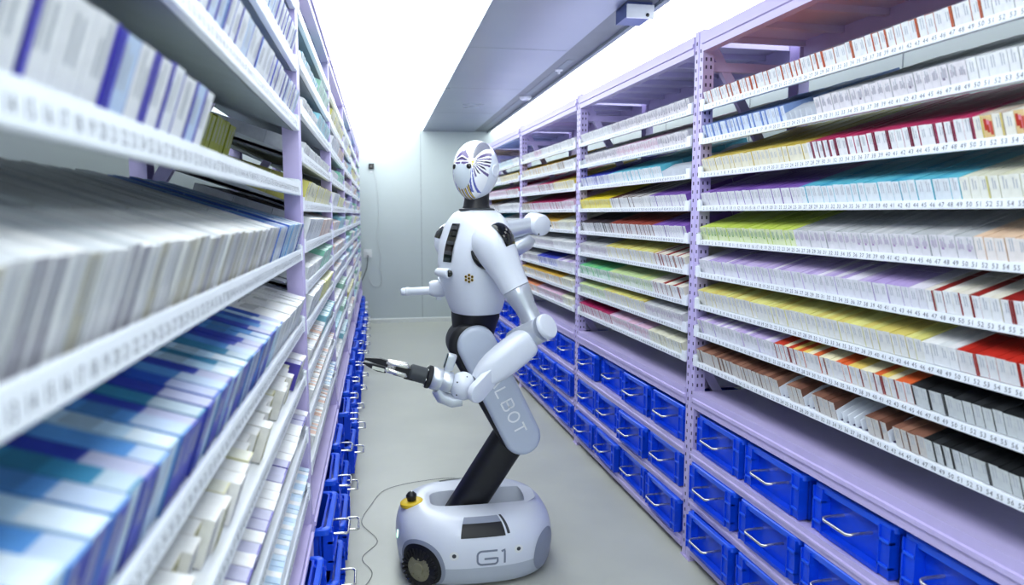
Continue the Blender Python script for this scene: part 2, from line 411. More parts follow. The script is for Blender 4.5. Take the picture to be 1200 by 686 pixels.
# ---- medicine boxes : kinds.  colour of top/side, front, stripe on the front, height, words
def C(r,g,b): return lin(r,g,b)
WH = C(238,239,242); PR = C(192,196,205)
K = dict(
 orange=dict(side=[C(214,120,70),C(224,150,105)], front=[WH], stripe=C(196,92,52), sp=.55, w='orange-edged white'),
 plain=dict(side=[C(235,235,238),C(225,228,232)], front=[WH], w='plain white'),
 blue=dict(side=[C(120,150,215),C(150,175,225)], front=[C(222,230,246)], stripe=C(120,150,220), sp=.9, w='pale blue-striped'),
 greyp=dict(side=[C(205,205,212),C(190,192,200)], front=[C(232,228,234)], print=C(150,140,160), w='grey-printed white'),
 darkl=dict(side=[C(120,126,128),C(210,212,215)], front=[WH], stripe=C(96,100,100), sp=.6, w='dark-edged white'),
 yellow=dict(side=[C(226,205,110),C(220,196,92)], front=[C(236,232,214)], w='yellow-topped white'),
 pink=dict(side=[C(205,60,115),C(190,44,100)], front=[WH], stripe=C(122,28,62), sp=.7, w='pink-topped white'),
 flower=dict(side=[C(232,226,214),C(224,205,190)], front=[C(238,236,228)], stripe=C(214,196,120), sp=.5, w='cream-edged white'),
 picture=dict(side=[C(232,226,214)], front=[C(226,200,150)], pic=[C(208,96,80),C(222,140,160),C(196,60,44)], w='flower-pictured'),
 purple=dict(side=[C(142,104,190),C(128,90,180)], front=[C(232,232,238)], w='purple-topped white'),
 cyan=dict(side=[C(110,200,222),C(90,184,214)], front=[C(230,236,242)], w='cyan-topped white'),
 cream=dict(side=[C(232,230,212),C(226,224,200)], front=[C(238,238,230)], stripe=C(214,206,140), sp=.4, w='cream-topped'),
 lime=dict(side=[C(210,226,110),C(196,214,92)], front=[C(226,234,196)], print=C(120,180,70), w='lime-green dotted'),
 silver=dict(side=[C(200,202,206),C(214,214,218)], front=[C(230,228,234)], print=C(186,160,200), w='grey-topped white'),
 peach=dict(side=[C(236,206,180),C(232,190,196)], front=[C(240,234,232)], w='peach-topped white'),
 lilac=dict(side=[C(206,190,230),C(232,228,240),C(190,170,222)], front=[C(232,232,240)], w='lilac-topped white'),
 redmix=dict(cyc=1, side=[C(236,230,220),C(160,40,36),C(238,234,226),C(232,228,214)], front=[WH], stripe=C(150,40,40), sp=.5, w='red-and-white'),
 pale=dict(side=[C(232,228,150),C(226,220,136),C(222,206,120)], front=[C(232,232,230)], h=.058, w='pale yellow-topped'),
 red=dict(side=[C(200,52,40),C(184,44,34)], front=[C(228,228,230)], stripe=C(170,50,44), sp=.2, w='red-topped white'),
 fire=dict(side=[C(228,110,60),C(240,214,120),C(240,232,200),C(206,70,44)], front=[C(230,230,232)], stripe=C(150,50,50), sp=.4, w='orange-and-yellow topped'),
 black=dict(side=[C(34,36,40),C(50,52,56)], front=[C(214,218,220)], stripe=C(60,62,66), sp=.3, w='black-topped white'),
 brown=dict(side=[C(142,100,84),C(122,82,68),C(158,116,98)], front=[C(216,212,208)], stripe=C(120,84,72), sp=.3, w='brown-topped white'),
 navy=dict(side=[C(58,70,190),C(74,84,200)], front=[C(220,222,240)], stripe=C(84,80,190), sp=.3, w='violet-blue topped'),
 bright=dict(side=[C(244,224,60),C(240,216,40)], front=[C(238,230,150)], print=C(214,190,60), w='bright yellow'),
 dots=dict(side=[C(210,210,210),C(90,30,40),C(230,226,226)], front=[C(232,232,234)], w='speckled grey'),
 dark=dict(side=[C(62,50,60),C(82,62,68)], front=[C(226,226,230)], stripe=C(56,46,54), sp=.55, w='dark-topped white'),
 rust=dict(side=[C(166,82,70),C(150,70,60)], front=[C(226,224,228)], stripe=C(110,60,60), sp=.4, w='rust-topped white'),
 green=dict(side=[C(124,206,140),C(140,214,150),C(110,196,150)], front=[C(226,238,230)], print=C(120,190,140), w='green-topped'),
 pgreen=dict(side=[C(206,226,170),C(220,230,160)], front=[C(230,236,228)], print=C(150,190,120), w='pale green-topped'),
 magenta=dict(side=[C(180,36,100),C(160,30,90)], front=[C(226,214,224)], w='magenta-topped'),
 rose=dict(side=[C(226,190,214),C(224,200,226)], front=[C(236,230,238)], print=C(220,150,180), w='pale rose-topped'),
 gold=dict(side=[C(226,186,84),C(214,172,70)], front=[C(236,234,230)], w='gold-topped white'),
 teal=dict(side=[C(70,150,150),C(86,166,160)], front=[WH], w='teal-topped white'),
 salmon=dict(side=[C(238,160,120),C(232,140,110)], front=[C(238,230,228)], w='salmon-topped white'),
 sky=dict(side=[C(180,220,236),C(196,228,240)], front=[C(228,240,246)], w='sky-blue topped'),
 # left rack
 bluebox=dict(side=[C(70,84,200),C(206,214,236),C(150,180,230)], front=[C(236,238,244),C(206,220,242),C(236,238,244)], stripe=C(64,60,190), sp=.6, h=.088, wd=2, w='blue-and-white upright'),
 bigwhite=dict(side=[C(86,84,196),C(60,58,180),C(228,230,240)], front=[C(240,240,244),C(238,240,246),C(240,240,244),C(196,214,242)], stripe=C(70,62,190), sp=.75, h=.092, wd=2, w='tall white blue-sided'),
 greyslim=dict(side=[C(228,230,234),C(210,214,220),C(236,236,238)], front=[C(208,208,212),C(168,166,176),C(188,184,170)], stripe=C(238,238,240), sp=1, h=.09, wd=1.2, w='slim grey-fronted'),
 blueslim=dict(side=[C(60,110,200),C(210,224,240),C(70,66,180),C(120,170,214)], front=[C(160,196,232),C(226,232,240)], stripe=C(196,206,226), sp=.6, h=.09, wd=1.3, w='slim blue-topped'),
 oceanb=dict(side=[C(44,92,196),C(90,150,214),C(186,214,238),C(50,70,180),C(60,140,180)], front=[C(70,80,190),C(200,220,240)], stripe=C(50,60,180), sp=.5, h=.09, wd=1.6, w='ocean-blue topped'),
 whitefl=dict(side=[C(240,240,242),C(232,234,238)], front=[C(214,218,228)], h=.085, wd=1.8, w='white-topped'),
 whitebr=dict(side=[C(240,238,238),C(236,234,234),C(230,226,190)], front=[C(206,204,208),C(160,152,90)], h=.07, wd=1.9, stag=True, w='staggered white'),
 qrgrey=dict(side=[C(240,238,246),C(90,80,180),C(238,238,242)], front=[C(200,204,210),C(226,228,232)], sq=C(140,144,150), h=.075, wd=1.9, w='white grey-fronted'),
 stripes=dict(side=[C(206,224,244),C(236,238,244),C(190,214,240)], front=[C(206,222,242),C(240,242,246)], h=.075, wd=1, cyc=1, w='pale blue-and-white'),
 mint=dict(side=[C(150,214,192),C(160,220,200)], front=[C(214,236,230)], h=.075, wd=1.6, w='mint-green topped'),
 lemon=dict(side=[C(232,232,140),C(238,236,170)], front=[C(238,238,214)], h=.075, wd=1.3, w='lemon-topped'),
 creamf=dict(side=[C(214,208,120),C(236,232,180)], front=[C(240,238,214)], h=.08, wd=1.5, w='cream-yellow fronted'),
 blush=dict(side=[C(236,204,190),C(240,236,236)], front=[C(232,214,208),C(206,196,200)], h=.08, wd=1.4, w='blush-pink'),
 aqua=dict(side=[C(150,206,222),C(176,216,230)], front=[C(206,232,240)], h=.08, wd=1.5, w='aqua-blue'),
 seafoam=dict(side=[C(170,214,196),C(186,222,206)], front=[C(214,236,226)], h=.08, wd=1.5, w='sea-green fronted'),
 limeback=dict(side=[C(150,156,40),C(170,176,60)], front=[C(176,182,70)], h=.115, wd=1.6, back=.19, w='yellow-green'),
 papers=dict(side=[C(238,238,240),C(226,190,176),C(214,216,224)], front=[C(232,230,230)], h=.06, wd=.8, w='thin white-and-pink'),
)
# right trays : runs from the far post toward the camera, top tray first
RUN1 = [
 [('orange',49),('plain',11)],
 [('blue',21),('gap',6),('greyp',21),('plain',3),('darkl',9)],
 [('yellow',26),('pink',23),('flower',1),('picture',1),('flower',2),('picture',2),('flower',5)],
 [('purple',25),('cyan',23),('cream',12)],
 [('lime',24),('silver',26),('peach',10)],
 [('lilac',45),('redmix',15)],
 [('pale',45),('plain',4),('red',11)],
 [('lilac',21),('fire',23),('black',16)],
 [('brown',22),('gap',2),('brown',3),('gap',2),('brown',4),('gap',5),('brown',3),('gap',1),('brown',4),('black',14)],
]
RUN2 = [
 [('plain',20),('greyp',35)],
 [('gap',3),('greyp',20),('rose',20),('greyp',12)],
 [('navy',19),('cyan',26),('gap',10)],
 [('bright',20),('dots',20),('purple',15)],
 [('dark',20),('rust',22),('purple',13)],
 [('silver',18),('pale',25),('redmix',12)],
 [('green',20),('pgreen',22),('redmix',13)],
 [('pgreen',17),('pale',22),('silver',16)],
 [('magenta',21),('rose',20),('cream',14)],
]
RUN3 = [
 [('plain',15),('rose',8),('plain',32)],
 [('gold',40),('brown',6),('plain',9)],
 [('rose',20),('pink',16),('yellow',19)],
 [('brown',10),('magenta',35),('rose',10)],
 [('teal',10),('gold',30),('cream',15)],
 [('silver',36),('plain',19)],
 [('silver',20),('navy',20),('lilac',15)],
 [('gold',45),('cream',10)],
 [('salmon',20),('rose',25),('cream',10)],
]
RUN4 = [
 [('sky',45),('plain',10)], [('plain',25),('yellow',30)], [('rose',35),('pink',20)], [('dots',25),('plain',30)],
 [('cyan',25),('plain',30)], [('green',20),('cream',35)], [('lilac',30),('plain',25)], [('salmon',25),('gold',30)], [('magenta',25),('lilac',30)],
]
RUN5 = [RUN4[(i*2+1) % 9] for i in range(9)]
# left runs : counts are in pitches too (from far post toward camera)
LRUN1 = [
 [('bluebox',78)],
 [('bluebox',78)],
 [('bluebox',78)],
 [('limeback',44),('bigwhite',36)],
 [('blueslim',20),('greyslim',58)],
 [('whitefl',20),('oceanb',58)],
 [('qrgrey',6),('whitebr',72)],
 [('qrgrey',76)],
 [('stripes',80)],
]
LRUN2 = [
 [('seafoam',22),('plain',24)], [('seafoam',22),('sky',24)], [('aqua',24),('plain',22)], [('plain',46)],
 [('creamf',46)], [('blush',22),('whitefl',24)], [('mint',22),('plain',24)], [('lemon',24),('whitefl',22)],
 [('aqua',22),('papers',24)], [('papers',46)], [('stripes',20),('papers',26)],
]
def rot(rs, k): return [rs[(i+k) % len(rs)] for i in range(len(rs))]

DR = [(.705,.070),(.468,.045),(.272,.045),(.076,.045)]
DL = [(.475,.060),(.250,.045),(.070,.045)]
S = 1.525
nm = ['nearest','second','third','fourth','farthest']
for i, runs in enumerate([RUN1,RUN2,RUN3,RUN4,RUN5]):
    rack_bay(RS, S*i, S if i else 1.66, TZ_R, 2.09, DR, nm[i]+' right rack',
        'lilac steel rack with sloping white trays, %s on the right' % ('nearest the camera' if i == 0 else nm[i]), runs, last=(i == 0))
for i, runs in enumerate([LRUN1,LRUN2,rot(LRUN2,3),rot(LRUN2,6),rot(LRUN2,2),rot(LRUN2,5)]):
    L = 2.1 if i == 0 else 1.4
    rack_bay(LS, 1.4*i, L, TZ_L1 if i == 0 else TZ_L, 2.18, DL, (nm+['last'])[i if i < 4 else (3 if i == 4 else 5)].replace('fourth','fourth' if i == 3 else 'fifth')+' left rack',
        'lilac steel rack with white trays, %s on the left' % ('nearest the camera' if i == 0 else ['','second','third','fourth','fifth','last'][i]), runs, last=(i == 0))

# ---- blue bins
def rrect(w, d, r, z, y0=0, n=4):       # x' from 0..d, y centred
    pts = []
    for (cx, cy, a0) in ((d-r, w/2-r, 0), (r, w/2-r, 90), (r, -w/2+r, 180), (d-r, -w/2+r, 270)):
        for k in range(n+1):
            a = R(a0+90*k/n); pts.append((cx+r*math.cos(a), cy+r*math.sin(a), z))
    return pts
def grow(pts, g, z, d):       # offset a ring about its centre
    return [(x+(g if x > d/2 else -g), y+(g if y > 0 else -g), z) for x, y, _ in pts]
def bin_proto(sx, h):
    w, d = .335, .37
    root = bpy.data.objects.new('storage_bin', None); COL.objects.link(root); root.empty_display_size = .1
    mir = lambda ring: [(sx*x, y, z) for x, y, z in ring]
    a = rrect(w-.02, d-.02, .02, 0); a = [(x+.01, y, z) for x, y, z in a]
    g = lambda o, z: mir(grow(a, o, z, d))
    g0 = g
    def g(o, z):
        return [(x if abs(x) > .06 else x+sx*.014, y, zz) for x, y, zz in g0(o, z)]
    m = MB().loft([g(-.004,0),g(0,.004),g(0,h-.002),g(-.007,h-.002),g(-.010,.008)], True, True)
    f = lambda x, y, z: (sx*x, y, z)
    for y0, y1 in ((-w/2+.006,-w/2+.05),(w/2-.05,w/2-.006)):          # corner columns on the front
        m.box(f(-.001,y0,.004),f(.024,y1,h-.012))
        for yy in (y0, y1-.004): m.box(f(-.006,yy,.004),f(0,yy+.004,h-.012))
    m.box(f(-.004,-w/2+.05,.002),f(.022,w/2-.05,.014))
    for k in range(4):                                                   # side ribs
        xx = .03+k*.1
        for s in (-1, 1): m.box(f(xx,s*(w/2-.011),.004),f(xx+.005,s*(w/2-.002),h-.02))
    m.build('bin_body', 'bin', root)
    g = g0
    r_ = MB(); rings = [g(.0,h-.022),g(.010,h-.021),g(.011,h-.003),g(.008,h),g(-.005,h),g(-.0068,h-.003),g(-.0068,h-.018),g(.0,h-.022)]
    r_.loft(rings, False, False); r_.box(f(-.006,-w/2+.006,h-.052),f(.01,-w/2+.05,h-.045)); r_.box(f(-.006,w/2-.05,h-.052),f(.01,w/2-.006,h-.045))
    r_.box(f(-.006,-w/2+.006,.03),f(.01,-w/2+.05,.036)); r_.box(f(-.006,w/2-.05,.03),f(.01,w/2-.006,.036))
    r_.build('rim', 'rim', root)
    hz = h*.56; hw = .058
    p = [f(.024,-hw,hz),f(-.03,-hw,hz),f(-.042,-hw+.002,hz-.002),f(-.047,-hw+.012,hz-.004),f(-.047,hw-.012,hz-.004),f(-.042,hw-.002,hz-.002),f(-.03,hw,hz),f(.024,hw,hz)]
    hd = MB().tube(p, .0045, 10); hd.build('handle', 'chrome', root)['label'] = 'bent zinc wire handle'
    return root
rows = ['top','middle','bottom']
for side, ys, Ls, h, bz, names, xoff in (
        (RS, [S*i for i in range(5)], [S]*5, .148, [.469,.273,.077], nm, [.006,-.012,-.014]),
        (LS, [1.4*i for i in range(6)], [2.1]+[1.4]*5, .145, [.251,.071], ['nearest','second','third','fourth','fifth','last'], [-.04,-.065])):
    proto = bin_proto(side.sx, h); first = True
    rb = random.Random(3)
    for bi, (yf, L) in enumerate(zip(ys, Ls)):
        nb = 4 if L > 1.5 else 3
        if L > 2: nb = 5
        pit = (L-.075)/nb
        rows = ['top','middle','bottom'] if len(bz) == 3 else ['upper','lower']
        for r_ in range(len(bz)):
            for c_ in range(nb):
                o = proto if first else copy_tree(proto); first = False
                yy = yf-.004-pit*(c_+.5)+rb.uniform(-.012,.012)
                o.location = side.pt(side.sx*(xoff[r_]+rb.uniform(-.012,.012)), yy, bz[r_])
                o.rotation_euler.z = side.ang+R(rb.uniform(-1.2,1.2))
                tag(o, 'blue plastic bin, %s row, %s from far end, %s %s rack' % (rows[r_], ordn(c_+1), names[bi], 'right' if side is RS else 'left'),
                    'bin', 'blue storage bins on the %s lower shelves' % ('right' if side is RS else 'left'))

# ---- medicine boxes
BOX = []
def box_geo(o, sx, w, h, d, side, front, kd, rb, isfront, RM):
    """box in the tray frame : u up the slope, v normal, y along aisle. returns verts, faces, colours"""
    u = RM @ V((sx*CT,0,ST)); v = RM @ V((-sx*ST,0,CT)); yv = RM @ V((0,1,0)); vs = []; fs = []; cs = []
    P = lambda a, b_, c_: o+u*a+yv*b_+v*c_
    vs = [P(0,-w/2,0),P(d,-w/2,0),P(d,w/2,0),P(0,w/2,0),P(0,-w/2,h),P(d,-w/2,h),P(d,w/2,h),P(0,w/2,h)]
    fs = [(3,2,1,0),(4,5,6,7),(0,1,5,4),(1,2,6,5),(2,3,7,6),(3,0,4,7)]
    cs = [side,side,side,side,side,front]
    if isfront:
        def patch(y0,y1,z0,z1,c,e=.0004):
            n = len(vs); vs.extend([P(-e,y0,z0),P(-e,y1,z0),P(-e,y1,z1),P(-e,y0,z1)]); fs.append((n,n+3,n+2,n+1)); cs.append(c)
        def tpatch(x0,x1,y0,y1,c,e=.0004):
            n = len(vs); vs.extend([P(x0,y0,h+e),P(x1,y0,h+e),P(x1,y1,h+e),P(x0,y1,h+e)]); fs.append((n,n+1,n+2,n+3)); cs.append(c)
        if 'pic' in kd:
            for k, c in enumerate(kd['pic']):
                patch(-w*.45+w*.28*k,-w*.45+w*.28*(k+1),h*(.2+.1*k),h*(.75+.06*k),c)
            patch(-w*.1,w*.12,h*.3,h*.62,C(190,70,40),.0008)
        else:
            for k in range(2):
                yy = w*(-.22+.26*k)+rb.uniform(-.03,.03)*w; ln = rb.uniform(.3,.5)
                patch(yy,yy+w*.11,h*.45,h*(.48+ln),PR)
            if 'print' in kd:
                pc = tuple(.55*a+.45*b_ for a, b_ in zip(kd['print'], front))
                for q_ in range(3): patch(w*(-.34+.25*q_),w*(-.20+.25*q_),h*rb.uniform(.4,.5),h*rb.uniform(.6,.9),pc,.0006)
                if rb.random() < .4: patch(-w*.1,w*.2,h*.36,h*.46,kd['print'],.0007)
            if kd.get('stripe') and rb.random() < kd.get('sp',.5):
                e = rb.choice((-1,-1,1)); patch(e*w*.5,e*w*.30,.0005,h,kd['stripe'],.0007)
            if 'sq' in kd and rb.random() < .7: patch(-w*.12,w*.3,h*.3,h*.7,kd['sq'],.0006)
        if w > .03 and h > .05:
            tpatch(.003,d*rb.uniform(.25,.55),-w*.5,w*.5,tuple(.45*q_+.5*f_ for q_, f_ in zip(side,(.9,.92,.96,1))))  # pale front band: a highlight on the box top put into its colour
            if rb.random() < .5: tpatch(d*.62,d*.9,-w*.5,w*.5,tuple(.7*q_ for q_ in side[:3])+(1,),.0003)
    return vs, fs, cs
for side, yf, L, tz, phrase, runs in BAYS:
    sx = side.sx; rb = random.Random(hash(phrase) % 1 + int(yf*100)+(1 if sx > 0 else 50))
    for ti, z in enumerate(tz):
        n = 0; cnt = {}
        zmax = min([zz for zz in tz if zz > z] or [2.0])-z
        for kn, num in runs[ti]:
            if kn == 'gap': n += num; continue
            kd = K[kn]; wd = kd.get('wd',1)
            h0 = min(kd.get('h',.053), zmax*.8)
            q = 0.0
            while q+wd <= num+.001:
                yc = yf-SLOT0-(n+q+wd/2)*PITCH
                q += wd
                if yc-wd*PITCH/2 < yf-L+.078: continue
                cnt[kn] = cnt.get(kn, 0)+1
                ci = cnt[kn]-1
                if len(kd['side']) > 2: sc = kd['side'][ci % len(kd['side'])] if 'cyc' in kd and rb.random() < .85 else rb.choice(kd['side'])
                else: sc = kd['side'][-1 if rb.random() < .25 else 0]
                fc = rb.choice(kd['front'])
                var = rb.uniform(.93,1.03); sc = tuple(min(1,c*var) for c in sc[:3])+(1,)
                w = wd*PITCH*.94; dpt = .105 if side is RS else .12
                hh = h0*rb.uniform(.97,1.02)
                st = kd.get('back',0)+(rb.uniform(0,.03) if kd.get('stag') else rb.uniform(0,.003))
                for row in range(4):
                    u0 = .018+st+row*(dpt+.0015)
                    if u0+dpt > .45: break
                    if side is LS and row > 2: break
                    o = side.pt(sx*(LIPX[sx]+u0*CT), yc, z+.0125+u0*ST)
                    vs, fs, cs = box_geo(o, sx, w, hh, dpt, sc, fc, kd, rb, row == 0, side.M)
                    BOX.append(dict(o=o, v=vs, f=fs, c=cs, tray=ti, bay=phrase, kind=kd['w'], i=ci+1, row=row, side=side))
            n += num
print('boxes', len(BOX))

# ==================================================================  ROBOT
B = V((.358, 2.852, 0)); ZU = .012
def hd(a): return V((-math.sin(R(a)), -math.cos(R(a)), 0))
def lf(f): return V((-f.y, f.x, 0))
F = hd(90); Lf = lf(F); Z = V((0,0,1))
robot = empty('wheeled_robot', B, 'white humanoid robot on a wheeled base reaching a gripper toward the left rack', 'robot')
def rp(mb, name, mats, parent=None, label=None, **k):
    low = name in ('mobile_base','lower_leg') or (parent is not None and parent.name.startswith('mobile_base'))
    o = mb.build(name, mats, parent or robot, org=B if low else B-Z*ZU, **k)
    if label: o['label'] = label
    return o
# --- base surface
BA, BBh = .312, .288
PROF = [(.93,.018),(.965,.04),(.985,.075),(1.0,.115),(.995,.155),(.972,.187),(.93,.213),(.865,.233),(.79,.245),(.72,.251),(.66,.253)]
def prof_at(t):
    x = t*(len(PROF)-1); i = min(int(x), len(PROF)-2); f = x-i
    p = [PROF[max(0,min(len(PROF)-1,i+k))] for k in (-1,0,1,2)]
    cr = lambda a,b_,c,d: .5*(2*b_+(c-a)*f+(2*a-5*b_+4*c-d)*f*f+(3*b_-a-3*c+d)*f**3)
    return cr(*[q[0] for q in p]), cr(*[q[1] for q in p])
def t_of_z(z):
    lo, hi = 0., 1.
    for _ in range(30):
        m_ = (lo+hi)/2
        if prof_at(m_)[1] < z: lo = m_
        else: hi = m_
    return lo
def sq(th, n=2.7):
    c, s = math.cos(th), math.sin(th); r = (abs(c)**n+abs(s)**n)**(-1/n); return c*r, s*r
def BS(th, t, off=0.0):
    s, z = prof_at(t); c, d = sq(th); p = B+F*(BA*s*c)+Lf*(BBh*s*d)+Z*z
    if off:
        e = 1e-3; s2, z2 = prof_at(min(1,t+e)); s1, z1 = prof_at(max(0,t-e)); c2, d2 = sq(th+e)
        du = (F*(BA*s*c2)+Lf*(BBh*s*d2))-(F*(BA*s*c)+Lf*(BBh*s*d))
        dv = (F*(BA*s2*c)+Lf*(BBh*s2*d)+Z*z2)-(F*(BA*s1*c)+Lf*(BBh*s1*d)+Z*z1)
        p += du.cross(dv).normalized()*off
    return p
NB = 96
TS = [k/30 for k in range(31)]
rings = [[BS(2*math.pi*j/NB, t) for j in range(NB)] for t in TS]
# slot for the strut : stadium ring on top, walls and floor
def stad(th, hx, hy, z, cx=-.035):
    c, s = math.cos(th), math.sin(th); n = 4.5; r = (abs(c)**n+abs(s)**n)**(-1/n)
    return B+F*(cx+hx*c*r)+Lf*(hy*s*r)+Z*z
for hx, hy, z in ((.218,.092,.2535),(.210,.084,.2515),(.206,.081,.238),(.198,.075,.175)):
    rings.append([stad(2*math.pi*j/NB, hx, hy, z) for j in range(NB)])
bm_ = MB(); bm_.loft(rings, True, True)
# lower skirt grey
for i in range(len(bm_.f)):
    zz = sum(bm_.v[k].z for k in bm_.f[i])/len(bm_.f[i])
    if zz < .094: bm_.m[i] = 1
base = rp(bm_, 'mobile_base', ['white','lgrey'])
def decal(polys, th0, zc, off=.0012, mb=None, mi=0):   # polys : list of quads in metres (x along +theta, y along profile up)
    mb = mb or MB(); t0 = t_of_z(zc)
    for qd in polys:
        mb.add([BS(th0+x/.29, t0+y*2.9, off) for x, y in qd], [tuple(range(len(qd)))], mi)
    return mb
def strokes(paths, w):            # thick polyline -> quads
    out = []
    for p in paths:
        pts = [V((x,y)) for x, y in p]
        # subdivide
        q = []
        for a, b_ in zip(pts, pts[1:]):
            n = max(1, int((b_-a).length/.006))
            q += [a+(b_-a)*k/n for k in range(n)]
        q.append(pts[-1]); nn = []
        for i in range(len(q)):
            d = (q[min(i+1,len(q)-1)]-q[max(i-1,0)]).normalized(); nn.append(V((-d.y,d.x))*w/2)
        for i in range(len(q)-1): out.append([q[i]-nn[i], q[i+1]-nn[i+1], q[i+1]+nn[i+1], q[i]+nn[i]])
    return out
def arc(cx, cy, rx, ry, a0, a1, n=6): return [(cx+rx*math.cos(R(a0+(a1-a0)*k/n)), cy+ry*math.sin(R(a0+(a1-a0)*k/n))) for k in range(n+1)]
def disc(rx, ry, nr=5, n=40, r0=0.0):
    out = []
    for i in range(nr):
        a, b_ = r0+(1-r0)*i/nr, r0+(1-r0)*(i+1)/nr
        for j in range(n):
            p, q_ = 2*math.pi*j/n, 2*math.pi*(j+1)/n
            out.append([(rx*a*math.cos(p),ry*a*math.sin(p)),(rx*b_*math.cos(p),ry*b_*math.sin(p)),(rx*b_*math.cos(q_),ry*b_*math.sin(q_)),(rx*a*math.cos(q_),ry*a*math.sin(q_))])
    return out
G1w, G1h = .070, .044
Gp = [[(G1w,G1h)]+arc(.016,G1h-.014,.016,.014,90,180)+arc(.016,.014,.016,.014,180,270)+arc(G1w-.011,.010,.011,.010,270,360)+[(G1w,.019),(.024,.019)]]
One = [[(.084,G1h-.005),(.095,G1h),(.095,0)]]
rp(decal([[(x-.048,y-.022) for x, y in qd] for qd in strokes(Gp+One,.0068)], R(96), .126), 'base_lettering', 'gtext', base, 'grey G1 lettering')
# cover panel, sensors, LED
rp(decal(disc(.072,.078), R(141), .098, .0022), 'side_cover', 'grey', base, 'dark grey oval cover')
for th, z in ((71,.140),(115,.146)):
    s_ = rp(decal(disc(.0155,.0145,2,20,.45), R(th), z, .0015), 'sensor_ring', 'plastic', base)
    rp(decal(disc(.007,.0065,2,16), R(th), z, .0016), 'sensor_lens', 'dkgrey', base)
for th, z in ((34,.15),(176,.16)): rp(decal(disc(.008,.008,2,16), R(th), z, .0016), 'sensor_lens', 'dkgrey', base)
rp(decal(disc(.010,.016,2,16), R(16), .155, .0018), 'status_light', 'led', base, 'small green-white status light')
# side pocket
def tdecal(th0, th1, t0, t1, off, n=14, mi=0, mb=None):
    mb = mb or MB(); gr = [[BS(R(th0+(th1-th0)*i/n), t0+(t1-t0)*j/8, off) for j in range(9)] for i in range(n+1)]
    for i in range(n):
        for j in range(8): mb.add([gr[i][j],gr[i+1][j],gr[i+1][j+1],gr[i][j+1]],[(0,1,2,3)],mi)
    return mb
t_a, t_b = t_of_z(.200), t_of_z(.2512)
t_m = t_a+(t_b-t_a)*.55
pk = tdecal(73,111,t_a-.02,t_b+.02,.0012,mi=0); tdecal(75,107,t_a,t_m,.0030,mi=1,mb=pk); tdecal(75,107,t_m,t_b,.0024,mi=2,mb=pk); tdecal(108.5,110.5,t_a+.02,t_b,.003,mi=3,mb=pk)
rp(pk, 'side_pocket', ['white','black','grey','dkgrey'], base, 'black recessed pocket in the shell')
pk = tdecal(-82,-60,.82,.93,.002,mi=0); rp(pk, 'side_pocket', ['gloss'], base)
# emergency stop
ec = BS(R(0), .80); en = Z
est = MB().lathe(ec-Z*.008,(F*.1+Z).normalized(),[(.046,0),(.046,.012),(.042,.015),(.02,.015)],32); 
est = rp(est,'stop_ring','yellow',base,'yellow ring around the stop button')
rp(MB().lathe(ec+Z*.010,(F*.1+Z).normalized(),[(.018,0),(.018,.008),(.021,.012),(.021,.022),(.012,.032),(.002,.035)],24),'stop_button','black',base,'black domed stop button')
rp(MB().obox(ec+Z*.044,F,Lf,Z,.002,.004,.004),'button_mark','text',base)
# wheels
def wheel(th, out, zc=.079, r=.077):
    t0 = t_of_z(zc); c = BS(th, t0); n = (c-B); n.z = 0
    e = .01; tg = (BS(th+e,t0)-BS(th-e,t0)); tg.z = 0; tg.normalize(); n = V((tg.y,-tg.x,0)); n = n if n.dot(c-B) > 0 else -n
    c = c+n*out; tg = n.cross(Z)
    m = MB().lathe(c-n*.05,n,[(r*.62,0),(r-.012,0),(r-.004,.006),(r-.004,.045),(r-.012,.050),(r*.66,.050)],40)
    for k in range(26):
        a = 2*math.pi*k/26; d = tg*math.cos(a)+Z*math.sin(a); tn = -tg*math.sin(a)+Z*math.cos(a)
        m.obox(c-n*.022+d*(r-.014),d,(tn+n*.5).normalized(),n,.0135,.0055,.026,0)
    o = rp(m,'wheel','rubber',base,'black omni wheel with ribbed rollers')
    h = MB().lathe(c-n*.04,n,[(r*.70,0),(r*.70,.036),(r*.64,.042),(r*.3,.044),(r*.28,.050),(.004,.050)],32)
    for k in range(8):
        a = 2*math.pi*k/8; h.cyl(c+n*.001+(tg*math.cos(a)+Z*math.sin(a))*r*.48, c+n*.006+(tg*math.cos(a)+Z*math.sin(a))*r*.48,.004,.001,10)
    rp(h,'wheel_hub','hub',base,'bronze-grey wheel hub')
rp(decal(disc(.092,.095,6,48), R(47), .084, .0030), 'wheel_arch', 'grey', base, 'grey arch around the wheel')
rp(decal(disc(.079,.080,6,48), R(47), .082, .0045), 'wheel_well', 'black', base, 'dark wheel opening')
wheel(R(47), .005)
for th in (-48, 228): wheel(R(th), -.005)
# --- strut (lower leg)
def sp(s, z, l=0.0): return B+F*s+Lf*l+Z*z
def superring(c, ax, ay, hx, hy, n=3.2, N=32):
    out = []
    for j in range(N):
        t = 2*math.pi*j/N; a, b_ = math.cos(t), math.sin(t); r = (abs(a)**n+abs(b_)**n)**(-1/n)
        out.append(c+ax*(hx*a*r)+ay*(hy*b_*r))
    return out
k0, k1 = sp(.062,.165), sp(-.172,.52)
ax_ = (k1-k0).normalized(); nx = ax_.cross(Lf).normalized()
rp(MB().loft([superring(k0+(k1-k0)*t, nx, Lf, .067+.004*t, .062) for t in (0,.3,.6,.85,1.0)]), 'lower_leg', 'black', label='matt black lower leg strut')
